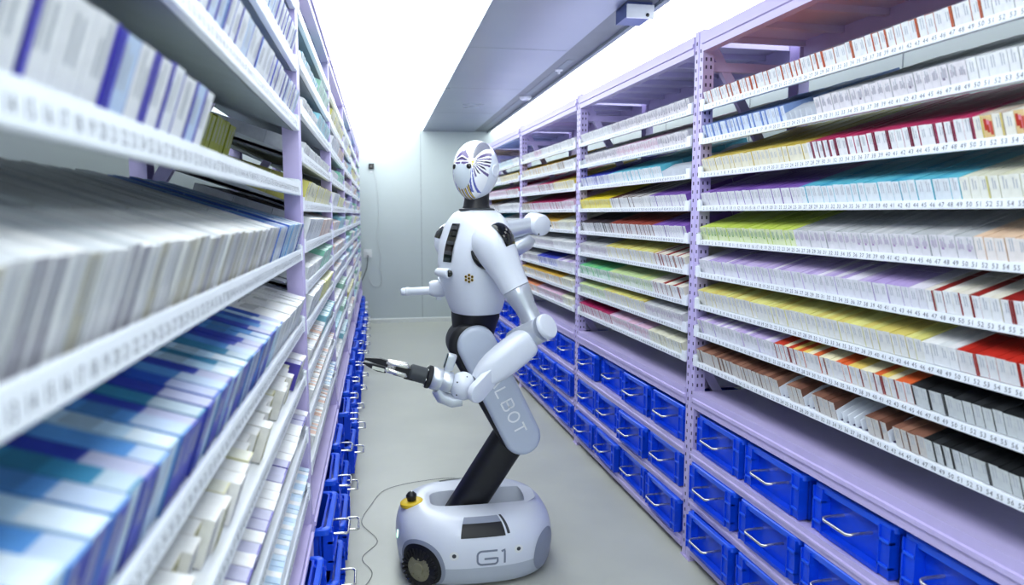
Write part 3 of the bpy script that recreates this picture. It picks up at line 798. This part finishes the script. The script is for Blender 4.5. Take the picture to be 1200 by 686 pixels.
# --- thigh capsule
kn, hp = sp(-.188,.508), sp(-.010,.880)
def capsule_ring(l, r0, r1, c0, c1, off, N=24):
    d = (c1-c0).normalized(); e = Lf.cross(d).normalized(); out = []
    for k in range(N+1):
        a = math.pi*k/N; out.append(c1+off+Lf*l+(e*math.cos(a)+d*math.sin(a))*r1)
    for k in range(N+1):
        a = math.pi+math.pi*k/N; out.append(c0+off+Lf*l+(e*math.cos(a)+d*math.sin(a))*r0)
    return out
O0 = V((0,0,0))
def capsule(l0, l1, r0, r1, c0, c1, off=O0, bev=.02, steps=5):
    q = [R(90)*k/steps for k in range(steps+1)]
    rs = [capsule_ring(l0+bev*(1-math.cos(t)), r0-bev*(1-math.sin(t)), r1-bev*(1-math.sin(t)), c0, c1, off) for t in q]
    re = [capsule_ring(l1-bev*(1-math.cos(t)), r0-bev*(1-math.sin(t)), r1-bev*(1-math.sin(t)), c0, c1, off) for t in q[::-1]]
    return MB().loft(rs+re)
thigh = rp(capsule(.012,.106,.075,.077,kn,hp), 'thigh_cover', 'cool', label='white rounded thigh cover with pale lettering')
rp(capsule(-.100,-.012,.075,.077,kn,hp), 'thigh_cover', 'cool')
rp(capsule(-.078,.078,.073,.083,kn+Z*.004,hp+F*.010,F*.016), 'thigh_frame', 'black', label='black inner thigh frame')
# thigh lettering
d_ = (kn-hp).normalized(); upv = Lf.cross(d_).normalized()
upv = upv if upv.x > 0 else -upv
LET = dict(G=[arc(.5,.5,.5,.5,45,315,12)+[(1,.5),(.6,.5)]], A=[[(0,0),(.5,1),(1,0)],[(.2,.35),(.8,.35)]], L=[[(0,1),(0,0),(.8,0)]],
    B=[[(0,0),(0,1),(.6,1)]+arc(.65,.76,.22,.24,90,-90,6)+[(0,.52)],[(.65,.52)]+arc(.7,.26,.26,.26,90,-90,6)+[(0,0)]],
    O=[arc(.5,.5,.5,.5,0,360,20)], T=[[(0,1),(1,1)],[(.5,1),(.5,0)]])
tx = MB(); lh = .045; lw = .038; org = hp+Lf*.1068+d_*.088-upv*.018
for i, ch in enumerate('GALBOT'):
    for qd in strokes([[(x*lw,y*lh) for x, y in p] for p in LET[ch]], .0070):
        tx.add([org+d_*(i*.053+x)+upv*(y) for x, y in qd], [(0,1,2,3)])
rp(tx, 'thigh_lettering', 'text', thigh, 'pale capital lettering')
# pelvis
Ft = hd(68); Lt = lf(Ft); TC = V((.376,2.85,0))
def tp(f, l, z): return TC+Ft*f+Lt*l+Z*z
rp(MB().loft([superring(TC+V((0,.018,0))+Z*z+Ft*f, Ft, Lt, a, b_, 2.6) for z, f, a, b_ in ((.84,.01,.06,.055),(.90,.008,.078,.06),(.950,.004,.090,.07),(.980,.0,.092,.086),(1.02,.0,.09,.092))]), 'pelvis', 'black', label='black waist block')
# --- torso
TS_ = [(.998,.0,.080,.092),(1.000,.0,.088,.100),(1.010,.0,.094,.108),(1.06,.004,.106,.126),(1.14,.010,.122,.150),(1.20,.010,.126,.162),(1.26,.006,.123,.166),(1.31,.0,.115,.162),(1.345,-.004,.106,.150),(1.375,-.006,.094,.132),(1.392,-.006,.080,.110),(1.402,-.006,.060,.080)]
def interp(rows, z):
    for i in range(len(rows)-1):
        if rows[i][0] <= z <= rows[i+1][0]:
            P = [rows[max(0,min(len(rows)-1,i+k))] for k in (-1,0,1,2)]; f = (z-rows[i][0])/(rows[i+1][0]-rows[i][0])
            return [P[1][j]+(P[2][j]-P[1][j])*f for j in (1,2,3)]
    return rows[-1][1:]
NT = 64
def tring(f, a, b_, z, n=2.5): return superring(TC+Ft*f+Z*z, Ft, Lt, a, b_, n, NT)
zs = []
for i in range(len(TS_)-1):
    k = max(1, int((TS_[i+1][0]-TS_[i][0])/.012))
    zs += [TS_[i][0]+(TS_[i+1][0]-TS_[i][0])*j/k for j in range(k)]
zs.append(TS_[-1][0])
# smooth the interpolation
vals = [interp(TS_, z) for z in zs]
for _ in range(3):
    vals = [vals[0]]+[[(vals[i-1][j]+2*vals[i][j]+vals[i+1][j])/4 for j in range(3)] for i in range(1,len(vals)-1)]+[vals[-1]]
rows_ = [(z,*v) for z, v in zip(zs, vals)]
torso = rp(MB().loft([tring(f,a,b_,z) for z,f,a,b_ in rows_]), 'torso', 'white')
def TSf(th, z, off=0.0, n=2.5):
    f, a, b_ = interp(rows_, z); c, s = math.cos(th), math.sin(th); r = (abs(c)**n+abs(s)**n)**(-1/n)
    p = TC+Ft*(f+a*c*r)+Lt*(b_*s*r)+Z*z
    if off: 
        p += (Ft*(c*r/a)+Lt*(s*r/b_)).normalized()*off
    return p
def tpatch_(th0, th1, z0, z1, off, lean=0.0, nx_=6, nz=20):
    g_ = [[TSf(R(th0+(th1-th0)*i/nx_+lean*j/nz), z0+(z1-z0)*j/nz, off) for j in range(nz+1)] for i in range(nx_+1)]; m = MB()
    for i in range(nx_):
        for j in range(nz): m.add([g_[i][j],g_[i+1][j],g_[i+1][j+1],g_[i][j+1]],[(0,1,2,3)])
    # skirts
    return m
rp(tpatch_(-4,17,1.205,1.352,.004,lean=4), 'chest_display', 'gloss', torso, 'narrow black glass strip on the chest')
# chest camera pod
cc = TSf(R(3),1.163,.004); cl = (TSf(R(20),1.163)-TSf(R(-20),1.163)).normalized(); cn = Ft
rp(MB().tube([cc-cl*.055+cn*.004,cc-cl*.05+cn*.006,cc+cl*.028+cn*.006,cc+cl*.036+cn*.004],[.010,.016,.019,.017],20), 'chest_camera', 'white', torso)
lc = cc+cl*.035+cn*.004; ld = (cl*.85+cn*.5).normalized()
rp(MB().cyl(lc-ld*.008,lc+ld*.006,.0135,.003,24), 'camera_lens', 'gloss', torso)
# hexagonal speaker dots
sg = MB()
for k in range(7):
    dx, dz = (0,0) if k == 6 else (.0125*math.cos(R(60*k+30)), .0125*math.sin(R(60*k+30)))
    c0 = TSf(R(48)+dx/.13, 1.148+dz, .0); n_ = (TSf(R(48)+dx/.13,1.148+dz,.01)-c0).normalized()
    sg.lathe(c0-n_*.002,n_,[(.0058,0),(.0058,.004),(.003,.0045)],6,0)
    sg.lathe(c0+n_*.0025,n_,[(.0032,0),(.0028,.0004)],6,1)
rp(sg, 'speaker_grille', ['gold','gloss'], torso, 'seven gold hexagonal speaker holes')
# collar + neck
rp(MB().lathe(TC+Z*1.398-Ft*.006,Z,[(.066,0),(.070,.004),(.070,.010),(.05,.014)],40), 'neck_collar', 'dkgrey')
NCt = TC-Ft*.004
rp(MB().loft([superring(NCt+Z*z-Ft*b_, Ft, Lt, a, a, 2.2) for z, a, b_ in ((1.405,.056,0),(1.42,.050,.0),(1.45,.047,.002),(1.485,.046,.006),(1.52,.040,.01))]), 'neck', 'black', label='black neck sleeve')
# --- head
Fh = hd(43); Lh = lf(Fh)
HC = V((.380,2.845,1.555))
fz = (Z*.985+Fh*-.10).normalized(); fh = (Fh-fz*Fh.dot(fz)).normalized()
HR = (.084,.105,.117)       # lateral, depth, height
def head_pt(u, w, v, off=0.0):
    # u lateral(left +), w forward, v up on the unit sphere ; shape it like an egg with a chin
    k = 1.0-.10*max(0,-v)**1.5
    dw = w*(HR[1] if w > 0 else HR[1]*.92)
    chin = .014*max(0,-v)*1.0
    return HC+Lh*(u*HR[0]*k)+fh*(dw*(1-.06*max(0,-v))+chin)+fz*(v*HR[2])+(Lh*u/HR[0]+fh*w/HR[1]+fz*v/HR[2]).normalized()*off
PU, GR, DK, GD, BL, WHT = C(104,92,140), C(130,132,146), C(60,52,78), C(226,205,90), C(90,100,180), C(238,240,245)
SHELL = C(218,224,236)
def mask_col(u, w, v):
    au = abs(u)
    edge = .30-.42*max(0,v)+.12*min(0,v)
    if w < edge-.02: return SHELL
    du, dv = au-.52, v-.17
    r = math.hypot(du, dv); a = math.degrees(math.atan2(dv, du))
    if r < .045: return GD
    if 100 < a <= 128: return WHT
    if 68 < a <= 100: return GR if r > .13 else WHT
    if 50 < a <= 68: return WHT
    if 36 < a <= 50: return PU if .16 < r < .6 else WHT
    if -78 < a <= 36:
        k = (a+78)/16.0; return [PU, WHT, DK, WHT][int(k*2) % 4] if .10 < r < (.58 if int(k*2) % 4 == 0 else .44)+.1*math.sin(a*.11) else WHT
    if -100 < a <= -78: return BL if .2 < r < .95 and (int((a+100)/5.5) % 2 == 0) else (WHT if r > .12 else GD)
    if 128 < a <= 150: return WHT if r < .2 or a < 138 else (PU if .24 < r < .62 else WHT)
    if 150 < a <= 180: return [PU, WHT, DK][int((a-150)/6) % 3] if r > .22 else WHT
    if -130 < a <= -100 and v < -.5: return [GD, DK, WHT, PU][int((u+1)*22) % 4]
    if v < -.62: return [GD, DK, WHT, PU, WHT][int((u+1)*20) % 5]
    if a < -165: return PU if .15 < r < .5 else WHT
    return WHT
hm = MB(); NU, NV = 240, 170
gridp = []
for i in range(NV+1):
    t = -math.pi/2+math.pi*i/NV; t = max(-math.pi/2+.004, min(math.pi/2-.004, t)); row = []
    for j in range(NU):
        p = 2*math.pi*j/NU; u, w_, v = math.cos(t)*math.sin(p), math.cos(t)*math.cos(p), math.sin(t)
        row.append((u, w_, v))
    gridp.append(row)
off0 = 0
hm.v = [head_pt(*q) for row in gridp for q in row]
for i in range(NV):
    for j in range(NU):
        k = (j+1) % NU; hm.f.append([i*NU+j,i*NU+k,(i+1)*NU+k,(i+1)*NU+j]); hm.m.append(0); hm.sm.append(True)
        q = [gridp[i][j],gridp[i][k],gridp[i+1][k],gridp[i+1][j]]
        cu, cw, cv = [sum(a[z_] for a in q)/4 for z_ in range(3)]
        hm.c.append(mask_col(cu, cw, cv))
for e_ in (0, NV): hm.f.append([e_*NU+j for j in range(NU)]); hm.m.append(0); hm.sm.append(True); hm.c.append(SHELL)
head = rp(hm, 'head', 'paint', label='white egg-shaped head with a purple, grey and gold feathered mask')
# face plate : recessed oval in the lower face
def on_head(u, v, off=0.0):
    w_ = math.sqrt(max(0, 1-u*u-v*v)); return head_pt(u, w_, v, off)
fpm = MB(); NR, NA = 14, 56; rings = []
for i in range(NR+1):
    r = max(.02, 1-i/NR); ring = []
    for j in range(NA):
        a = 2*math.pi*j/NA; x = .47*r*math.cos(a)*(1-.10*max(0,-math.sin(a))); y = -.27+.42*r*(math.sin(a) if math.sin(a) < 0 else .88*math.sin(a)**.7 if math.sin(a) > 0 else 0)
        ring.append(on_head(x, y, .0015-.000*(1-r)))
    rings.append(ring)
fpm.loft(rings, False, True)
rp(fpm, 'face_plate', 'face', head, 'smooth pale grey oval face plate')
for s in (-1, 1):
    c0 = on_head(s*.40,.02,.001); n_ = (on_head(s*.40,.02,.01)-c0).normalized()
    rp(MB().lathe(c0-n_*.002,n_,[(.0095,0),(.0095,.005),(.007,.0065),(.002,.007)],24), 'eye', 'gloss', head, 'round black camera eye')
# ear discs
for s in (-1, 1):
    c0 = head_pt(s*.985,-.10,.0); n_ = (head_pt(s*.985,-.10,0,.01)-c0).normalized()
    rp(MB().lathe(c0-n_*.006,n_,[(.024,0),(.024,.0075),(.022,.009),(.016,.0085),(.015,.0075),(.004,.0075)],32), 'ear_disc', 'white', head)

# --- arms
def ring_path(mb, pts, rad, n=28, mi=0): return mb.tube(pts, rad, n, mi)
def arm_left():
    Sh = V((.416,2.664,1.277)); E = V((.556,2.590,.985))
    d = (E-Sh).normalized()
    m = MB(); 
    path = [Sh-d*.085,Sh-d*.078,Sh-d*.06,Sh-d*.03,Sh,Sh+d*.04,Sh+d*.08,Sh+d*.12,Sh+d*.165,Sh+d*.185]
    m.tube(path,[.012,.035,.058,.073,.078,.074,.066,.059,.055,.054],36)
    up = rp(m,'upper_arm','white')
    # shoulder bridge to torso
    sb = MB().tube([tp(0,.10,1.272),tp(0,.15,1.275),Sh],[.075,.078,.070],32); rp(sb,'shoulder_joint','white',up)
    # black crescent in the armpit
    cr = MB(); axn = Lt
    pth = []
    for k in range(13):
        a = R(195+95*k/12); pth.append(Sh+V((.016,-.01,-.002))+Lt*-.030+(Ft*-math.cos(a)*-1)*0+(V((math.cos(a),0,0))*.085)+Z*math.sin(a)*.085)
    cr.tube(pth,[.003+.013*math.sin(math.pi*k/12) for k in range(13)],12); rp(cr,'joint_gap','gloss',up,'black crescent gap at the shoulder')
    # shoulder cover (black saddle)
    sd = MB(); g_ = []
    e0 = V((.52,-.62,.60)).normalized(); e1 = (d-e0*d.dot(e0)).normalized(); e2 = e0.cross(e1)
    for i in range(13):
        row = []
        for j in range(13):
            a = R(-36+72*i/12); b_ = R(-26+52*j/12)
            n_ = (e0*math.cos(a)*math.cos(b_)+e1*math.sin(a)+e2*math.sin(b_)*math.cos(a)).normalized()
            rr = .0840+.004*math.cos(R(90)*max(abs(i-6),abs(j-6))/6)
            q = Sh+n_*rr
            row.append(q)
        g_.append(row)
    for i in range(12):
        for j in range(12): sd.add([g_[i][j],g_[i+1][j],g_[i+1][j+1],g_[i][j+1]],[(0,1,2,3)])
    rp(sd,'shoulder_cover','gloss',up,'glossy black shoulder cover')
    # silver sleeve
    A = Sh+d*.186
    sl = MB().tube([A,A+d*.004,A+d*.03,A+d*.075,A+d*.115,A+d*.145],[.050,.0522,.049,.040,.038,.040],32)
    rp(sl,'arm_sleeve','silver',up,'satin silver lower sleeve')
    # elbow joint : barrel with end cap
    ax = V((.57,-.68,.44)).normalized(); E0 = V((.495,2.630,.915)); E1 = E0+ax*.160
    el = rp(MB().lathe(E0-ax*.02,ax,[(.03,0),(.044,.01),(.047,.03),(.047,.150),(.045,.155)],36),'elbow_joint','silver')
    rp(MB().lathe(E1-ax*.006,ax,[(.047,0),(.0475,.002),(.0475,.012),(.044,.017),(.03,.019),(.002,.0195)],36),'elbow_cap','white',el)
    # forearm shell
    W0 = V((.500,2.550,.912)); W1 = V((.350,2.522,.808))
    fd = (W1-W0).normalized(); fu = (Z-fd*Z.dot(fd)).normalized(); fs = fd.cross(fu)
    secs = [(-.045,.030,.030),(-.038,.044,.042),(-.02,.052,.050),(.02,.056,.052),(.07,.056,.052),(.12,.053,.050),(.155,.046,.045),(.185,.036,.036),(.205,.024,.026)]
    fa = rp(MB().loft([superring(W0+fd*s,fu,fs,a,b_,3.6,40) for s,a,b_ in secs]),'forearm','white')
    # fork from forearm to wrist
    J = V((.286,2.535,.778))
    ja = V((.55,-.82,-.12)).normalized()
    Kp = W0+fd*.16+ja*.035
    jc = J+ja*.046
    def plate(c0,c1,r0,r1,axis,t):
        axis = axis.normalized(); d2 = (c1-c0); d2 = (d2-axis*d2.dot(axis)); c1 = c0+d2; d2.normalize(); e2 = axis.cross(d2)
        rr = []
        for l, ins in ((0,.004),(.003,0),(t-.004,0),(t-.001,.002),(t,.006)):
            ring = []
            for k in range(17): a = R(-90+180*k/16); ring.append(c1+axis*l+(d2*math.cos(a)+e2*math.sin(a))*(r1-ins))
            for k in range(17): a = R(90+180*k/16); ring.append(c0+axis*l+(d2*math.cos(a)+e2*math.sin(a))*(r0-ins))
            rr.append(ring)
        return MB().loft(rr)
    rp(plate(Kp+ja*-.020,jc,.034,.037,ja,.026),'wrist_fork','white',fa)
    # wrist joint drum
    wj = rp(MB().ball(J,.049,32,0,(1.0,1.0,1.05)),'wrist_joint','white')
    for k in range(3):
        a = R(100+50*k); q = J+(ja*.62+(V((1,0,0))*math.cos(a)+Z*math.sin(a))*.78).normalized()*.0495
        rp(MB().ball(q,.003,8),'screw','dkgrey',wj)
    # lower bracket
    gd = V((-.95,-.02,.305)).normalized(); gu = (Z-gd*Z.dot(gd)).normalized(); gs = gd.cross(gu)
    br = MB()
    br.tube([J-gu*.050+gd*-.01,J-gu*.062+gd*.02,J-gu*.058+gd*.06,J-gu*.035+gd*.085],[.022,.024,.024,.022],20)
    rp(br,'wrist_bracket','silver',wj)
    # silver wrist rings
    R0 = J+gd*.042
    h = rp(MB().lathe(R0,gd,[(.030,0),(.038,.004),(.038,.035),(.0365,.037),(.0365,.040),(.040,.042),(.040,.072),(.037,.076),(.03,.077)],40),'wrist_collar','silver')
    # black flange, motor housing
    P0 = R0+gd*.077
    fl = rp(MB().lathe(P0,gd,[(.038,0),(.041,.003),(.041,.014),(.037,.018),(.026,.019)],36),'tool_flange','black')
    for k in range(6):
        a = R(60*k+20); rp(MB().cyl(P0+gd*.017+(gu*math.cos(a)+gs*math.sin(a))*.034,P0+gd*.021+(gu*math.cos(a)+gs*math.sin(a))*.034,.0045,.001,10),'flange_bolt','chrome',fl)
    P1 = P0+gd*.018
    gr = rp(MB().lathe(P1,gd,[(.026,0),(.029,.002),(.029,.056),(.024,.062),(.013,.064)],32),'gripper_motor','dkgrey')
    P2 = P1+gd*.055-gu*.004
    gb = MB().obox(P2+gd*.025,gd,gs,gu,.034,.022,.018); gb.obox(P2+gd*.004-gu*.012,gd,gs,gu,.016,.018,.010); grip = rp(gb,'gripper_body','black')
    # silver links, both sides
    for s in (-1, 1):
        for t, z0 in ((.016*s,.018),(.020*s,-.012)):
            lk = MB().tube([P2+gd*.012+gs*t+gu*z0,P2+gd*.02+gs*t+gu*(z0+.003),P2+gd*.085+gs*t*.8+gu*(z0*.8+.002),P2+gd*.093+gs*t*.8+gu*z0*.8],[.004,.009,.009,.004],12)
            rp(lk,'gripper_link','chrome',grip)
        rp(MB().cyl(P2+gd*.085+gs*s*.006-gu*.006,P2+gd*.085+gs*s*.028-gu*.006,.008,.002,16),'link_pivot','chrome',grip)
    rp(MB().cyl(P2-gd*.012+gu*.016-gs*.012,P2-gd*.012+gu*.016+gs*.03,.010,.002,16),'link_pivot','chrome',grip)
    # two fingers
    T0 = P2+gd*.085
    for s in (-1, 1):
        f = MB(); base_ = T0+gu*(.0085*s)
        rr = []
        for q, hw, hh, dz in ((0,.011,.0095,.003*s),(.03,.011,.0105,.004*s),(.05,.009,.0085,.002*s),(.070,.006,.005,.0005*s),(.082,.005,.003,-.001*s)):
            c = base_+gd*q+gu*dz; rr.append([c+gs*hw+gu*hh,c-gs*hw+gu*hh,c-gs*hw-gu*hh,c+gs*hw-gu*hh])
        f.loft(rr); fo = rp(f,'gripper_finger','black',grip,'black tapered gripper finger')
    rp(MB().obox(T0+gd*.028-gu*.013-gs*.0,gd,gs,gu,.022,.0125,.006),'finger_plate','chrome',grip)
    # wrist camera on its stalk
    cb = R0+gd*.030+gu*.039
    st = MB().obox(cb+gu*.006,gd,gs,gu,.010,.010,.012); wc = rp(st,'camera_stalk','silver')
    cbx = MB().loft([superring(cb+gu*.033+gd*q,gu,gs,a*.030,a*.013,5,28) for q,a in ((-.018,.9),(-.015,1),(.010,1),(.0125,.94))])
    rp(cbx,'wrist_camera','silver',wc)
    rp(MB().loft([superring(cb+gu*.033+gd*q,gu,gs,.026,.0105,5,28) for q in (.0125,.0155)]),'camera_glass','gloss',wc,'black glass front of the wrist camera')
arm_left()
def arm_right():
    Sh = TC-Lt*.185+Z*1.272; E = V((.668,3.06,1.345))
    m = MB(); rs = [.012,.04,.066,.078,.078,.068,.058,.05]
    d = (E-Sh); L_ = d.length; d.normalize()
    m.tube([Sh-d*.08,Sh-d*.072,Sh-d*.05,Sh-d*.01,Sh+d*.03,Sh+d*.09,Sh+d*.15,Sh+d*.19],rs,32)
    up = rp(m,'upper_arm','white')
    rp(MB().tube([tp(0,-.10,1.272),tp(0,-.15,1.275),Sh],[.075,.078,.070],32),'shoulder_joint','white',up)
    sc_ = MB(); g_ = []
    for i in range(9):
        row = []
        for j in range(11):
            a = R(-40+80*i/8); b_ = R(15+100*j/10)
            n_ = ((V((-1,0,0))*math.cos(b_)+Z*math.sin(b_))*math.cos(a)+V((0,1,0))*math.sin(a)); row.append(Sh+n_*.0835)
        g_.append(row)
    for i in range(8):
        for j in range(10): sc_.add([g_[i][j],g_[i+1][j],g_[i+1][j+1],g_[i][j+1]],[(0,1,2,3)])
    rp(sc_,'shoulder_cover','gloss',up,'glossy black shoulder cover')
    rp(MB().tube([Sh+d*.185,Sh+d*.20,Sh+d*(L_-.05),E],[.046,.044,.036,.040],28),'arm_sleeve','silver',up)
    ax = V((.35,-.92,-.15)).normalized()
    el = rp(MB().lathe(E-ax*.055,ax,[(.03,0),(.042,.008),(.047,.02),(.047,.085),(.042,.100),(.028,.107),(.002,.109)],36),'elbow_joint','white')
    for k in range(3):
        a = R(60+120*k); q = E+ax*.047+(ax.cross(Z).normalized()*math.cos(a)+Z*math.sin(a))*.040; rp(MB().ball(q,.004,8),'screw','dkgrey',el)
    K0 = E+V((-.045,.0,-.075)); 
    W0 = V((.26,3.07,1.085)); 
    rp(MB().tube([K0+V((.02,0,.02)),K0,K0+(W0-K0)*.15,K0+(W0-K0)*.7,W0],[.026,.036,.04,.046,.04],28),'forearm','silver')
    wj = rp(MB().loft([superring(V((x,3.07,1.075)),V((0,1,0)),Z,a,b_,3.4,28) for x,a,b_ in ((.275,.03,.03),(.262,.034,.036),(.222,.034,.034),(.206,.028,.026))]),'wrist_joint','white')
    tool = MB().lathe(V((.21,3.07,1.066)),V((-1,-.02,-.02)),[(.012,0),(.017,.004),(.017,.085),(.0185,.087),(.0185,.10),(.016,.103),(.016,.114),(.012,.122),(.004,.124)],24)
    rp(tool,'gripper_rod','white',label='slim white tool rod of the far arm')
    rp(MB().box((.255,3.05,1.028),(.235,3.08,1.043)),'cable_port','silver',wj)
arm_right()

# ------------------------------------------------------------------ camera
cd = bpy.data.cameras.new('camera'); cam = bpy.data.objects.new('camera', cd); COL.objects.link(cam)
YAW = math.atan(157/858); PIT = math.atan(92/853)
cam.location = (0,0,1.4); cam.rotation_euler = (math.pi/2-PIT, 0, -YAW)
cd.sensor_fit = 'HORIZONTAL'; cd.sensor_width = 36; cd.lens = 36*853/1200
cd.clip_start = .02
cd.dof.use_dof = True; cd.dof.focus_distance = 2.75; cd.dof.aperture_fstop = 3.2
SC.camera = cam

# ------------------------------------------------------------------ which boxes show largest -> own objects
def pick(limit):
    bpy.context.view_layer.update()
    vs, fs, own = [], [], []
    for o in SC.objects:
        if o.type != 'MESH' or o.name.startswith(('number_strip','floor','wall','ceiling','trim','diffuser')): continue
        if o.name.startswith('head'): continue
        n = len(vs); mw = o.matrix_world; vs += [mw @ v.co for v in o.data.vertices]
        for p in o.data.polygons: fs.append([i+n for i in p.vertices]); own.append(-1)
    for bi, b_ in enumerate(BOX):
        n = len(vs); vs += b_['v'][:8]
        for f in b_['f'][:6]: fs.append([i+n for i in f]); own.append(bi)
    t = BVHTree.FromPolygons(vs, fs); hits = {}
    rm = cam.rotation_euler.to_matrix(); W, H = 480, 274
    for j in range(H):
        for i in range(W):
            d = rm @ V((((i+.5)/W-.5)*1200, -((j+.5)/H-.5)*686, -853))
            _, _, idx, _ = t.ray_cast(cam.location, d)
            if idx is not None and own[idx] >= 0: hits[own[idx]] = hits.get(own[idx], 0)+1
    best = sorted(hits, key=lambda k: -hits[k])
    print('visible boxes', len(best), 'cut at px', hits[best[min(limit,len(best))-1]])
    return set(best[:limit])
chosen = pick(300)
trayw = lambda i: 'top' if i == 0 else ordn(i+1)
stuff = MB()
for bi, b_ in enumerate(BOX):
    if bi in chosen:
        m = MB(); 
        for f, c in zip(b_['f'], b_['c']): m.f.append(list(f)); m.m.append(0); m.c.append(c); m.sm.append(False)
        m.v = b_['v']
        o = m.build('medicine_box', 'card', org=b_['o'], loc=b_['o'], recalc=False)
        rowp = ['', 'second-row ', 'third-row ', 'fourth-row '][b_['row']]
        tag(o, '%s %s%s medicine box from far end, %s tray%s, %s' % (ordn(b_['i']), rowp, b_['kind'], trayw(b_['tray']), '' if b_['tray'] == 0 else ' down', b_['bay']),
            'medicine box', 'medicine boxes on the %s tray of the %s' % (trayw(b_['tray']), b_['bay']))
    else:
        n = len(stuff.v); stuff.v += b_['v']
        for f, c in zip(b_['f'], b_['c']): stuff.f.append([i+n for i in f]); stuff.m.append(0); stuff.c.append(c); stuff.sm.append(False)
tag(stuff.build('medicine_boxes', 'card', recalc=False), 'thousands of small medicine boxes filling the sloping trays of both rack rows', 'medicine boxes', kind='stuff')

# ------------------------------------------------------------------ world / view
wd = bpy.data.worlds.new('world'); SC.world = wd; wd.use_nodes = True
wd.node_tree.nodes['Background'].inputs[0].default_value = (.8,.88,1,1); wd.node_tree.nodes['Background'].inputs[1].default_value = .4
SC.view_settings.view_transform = 'Standard'; SC.view_settings.look = 'None'
SC.view_settings.exposure = .44; SC.view_settings.gamma = .90
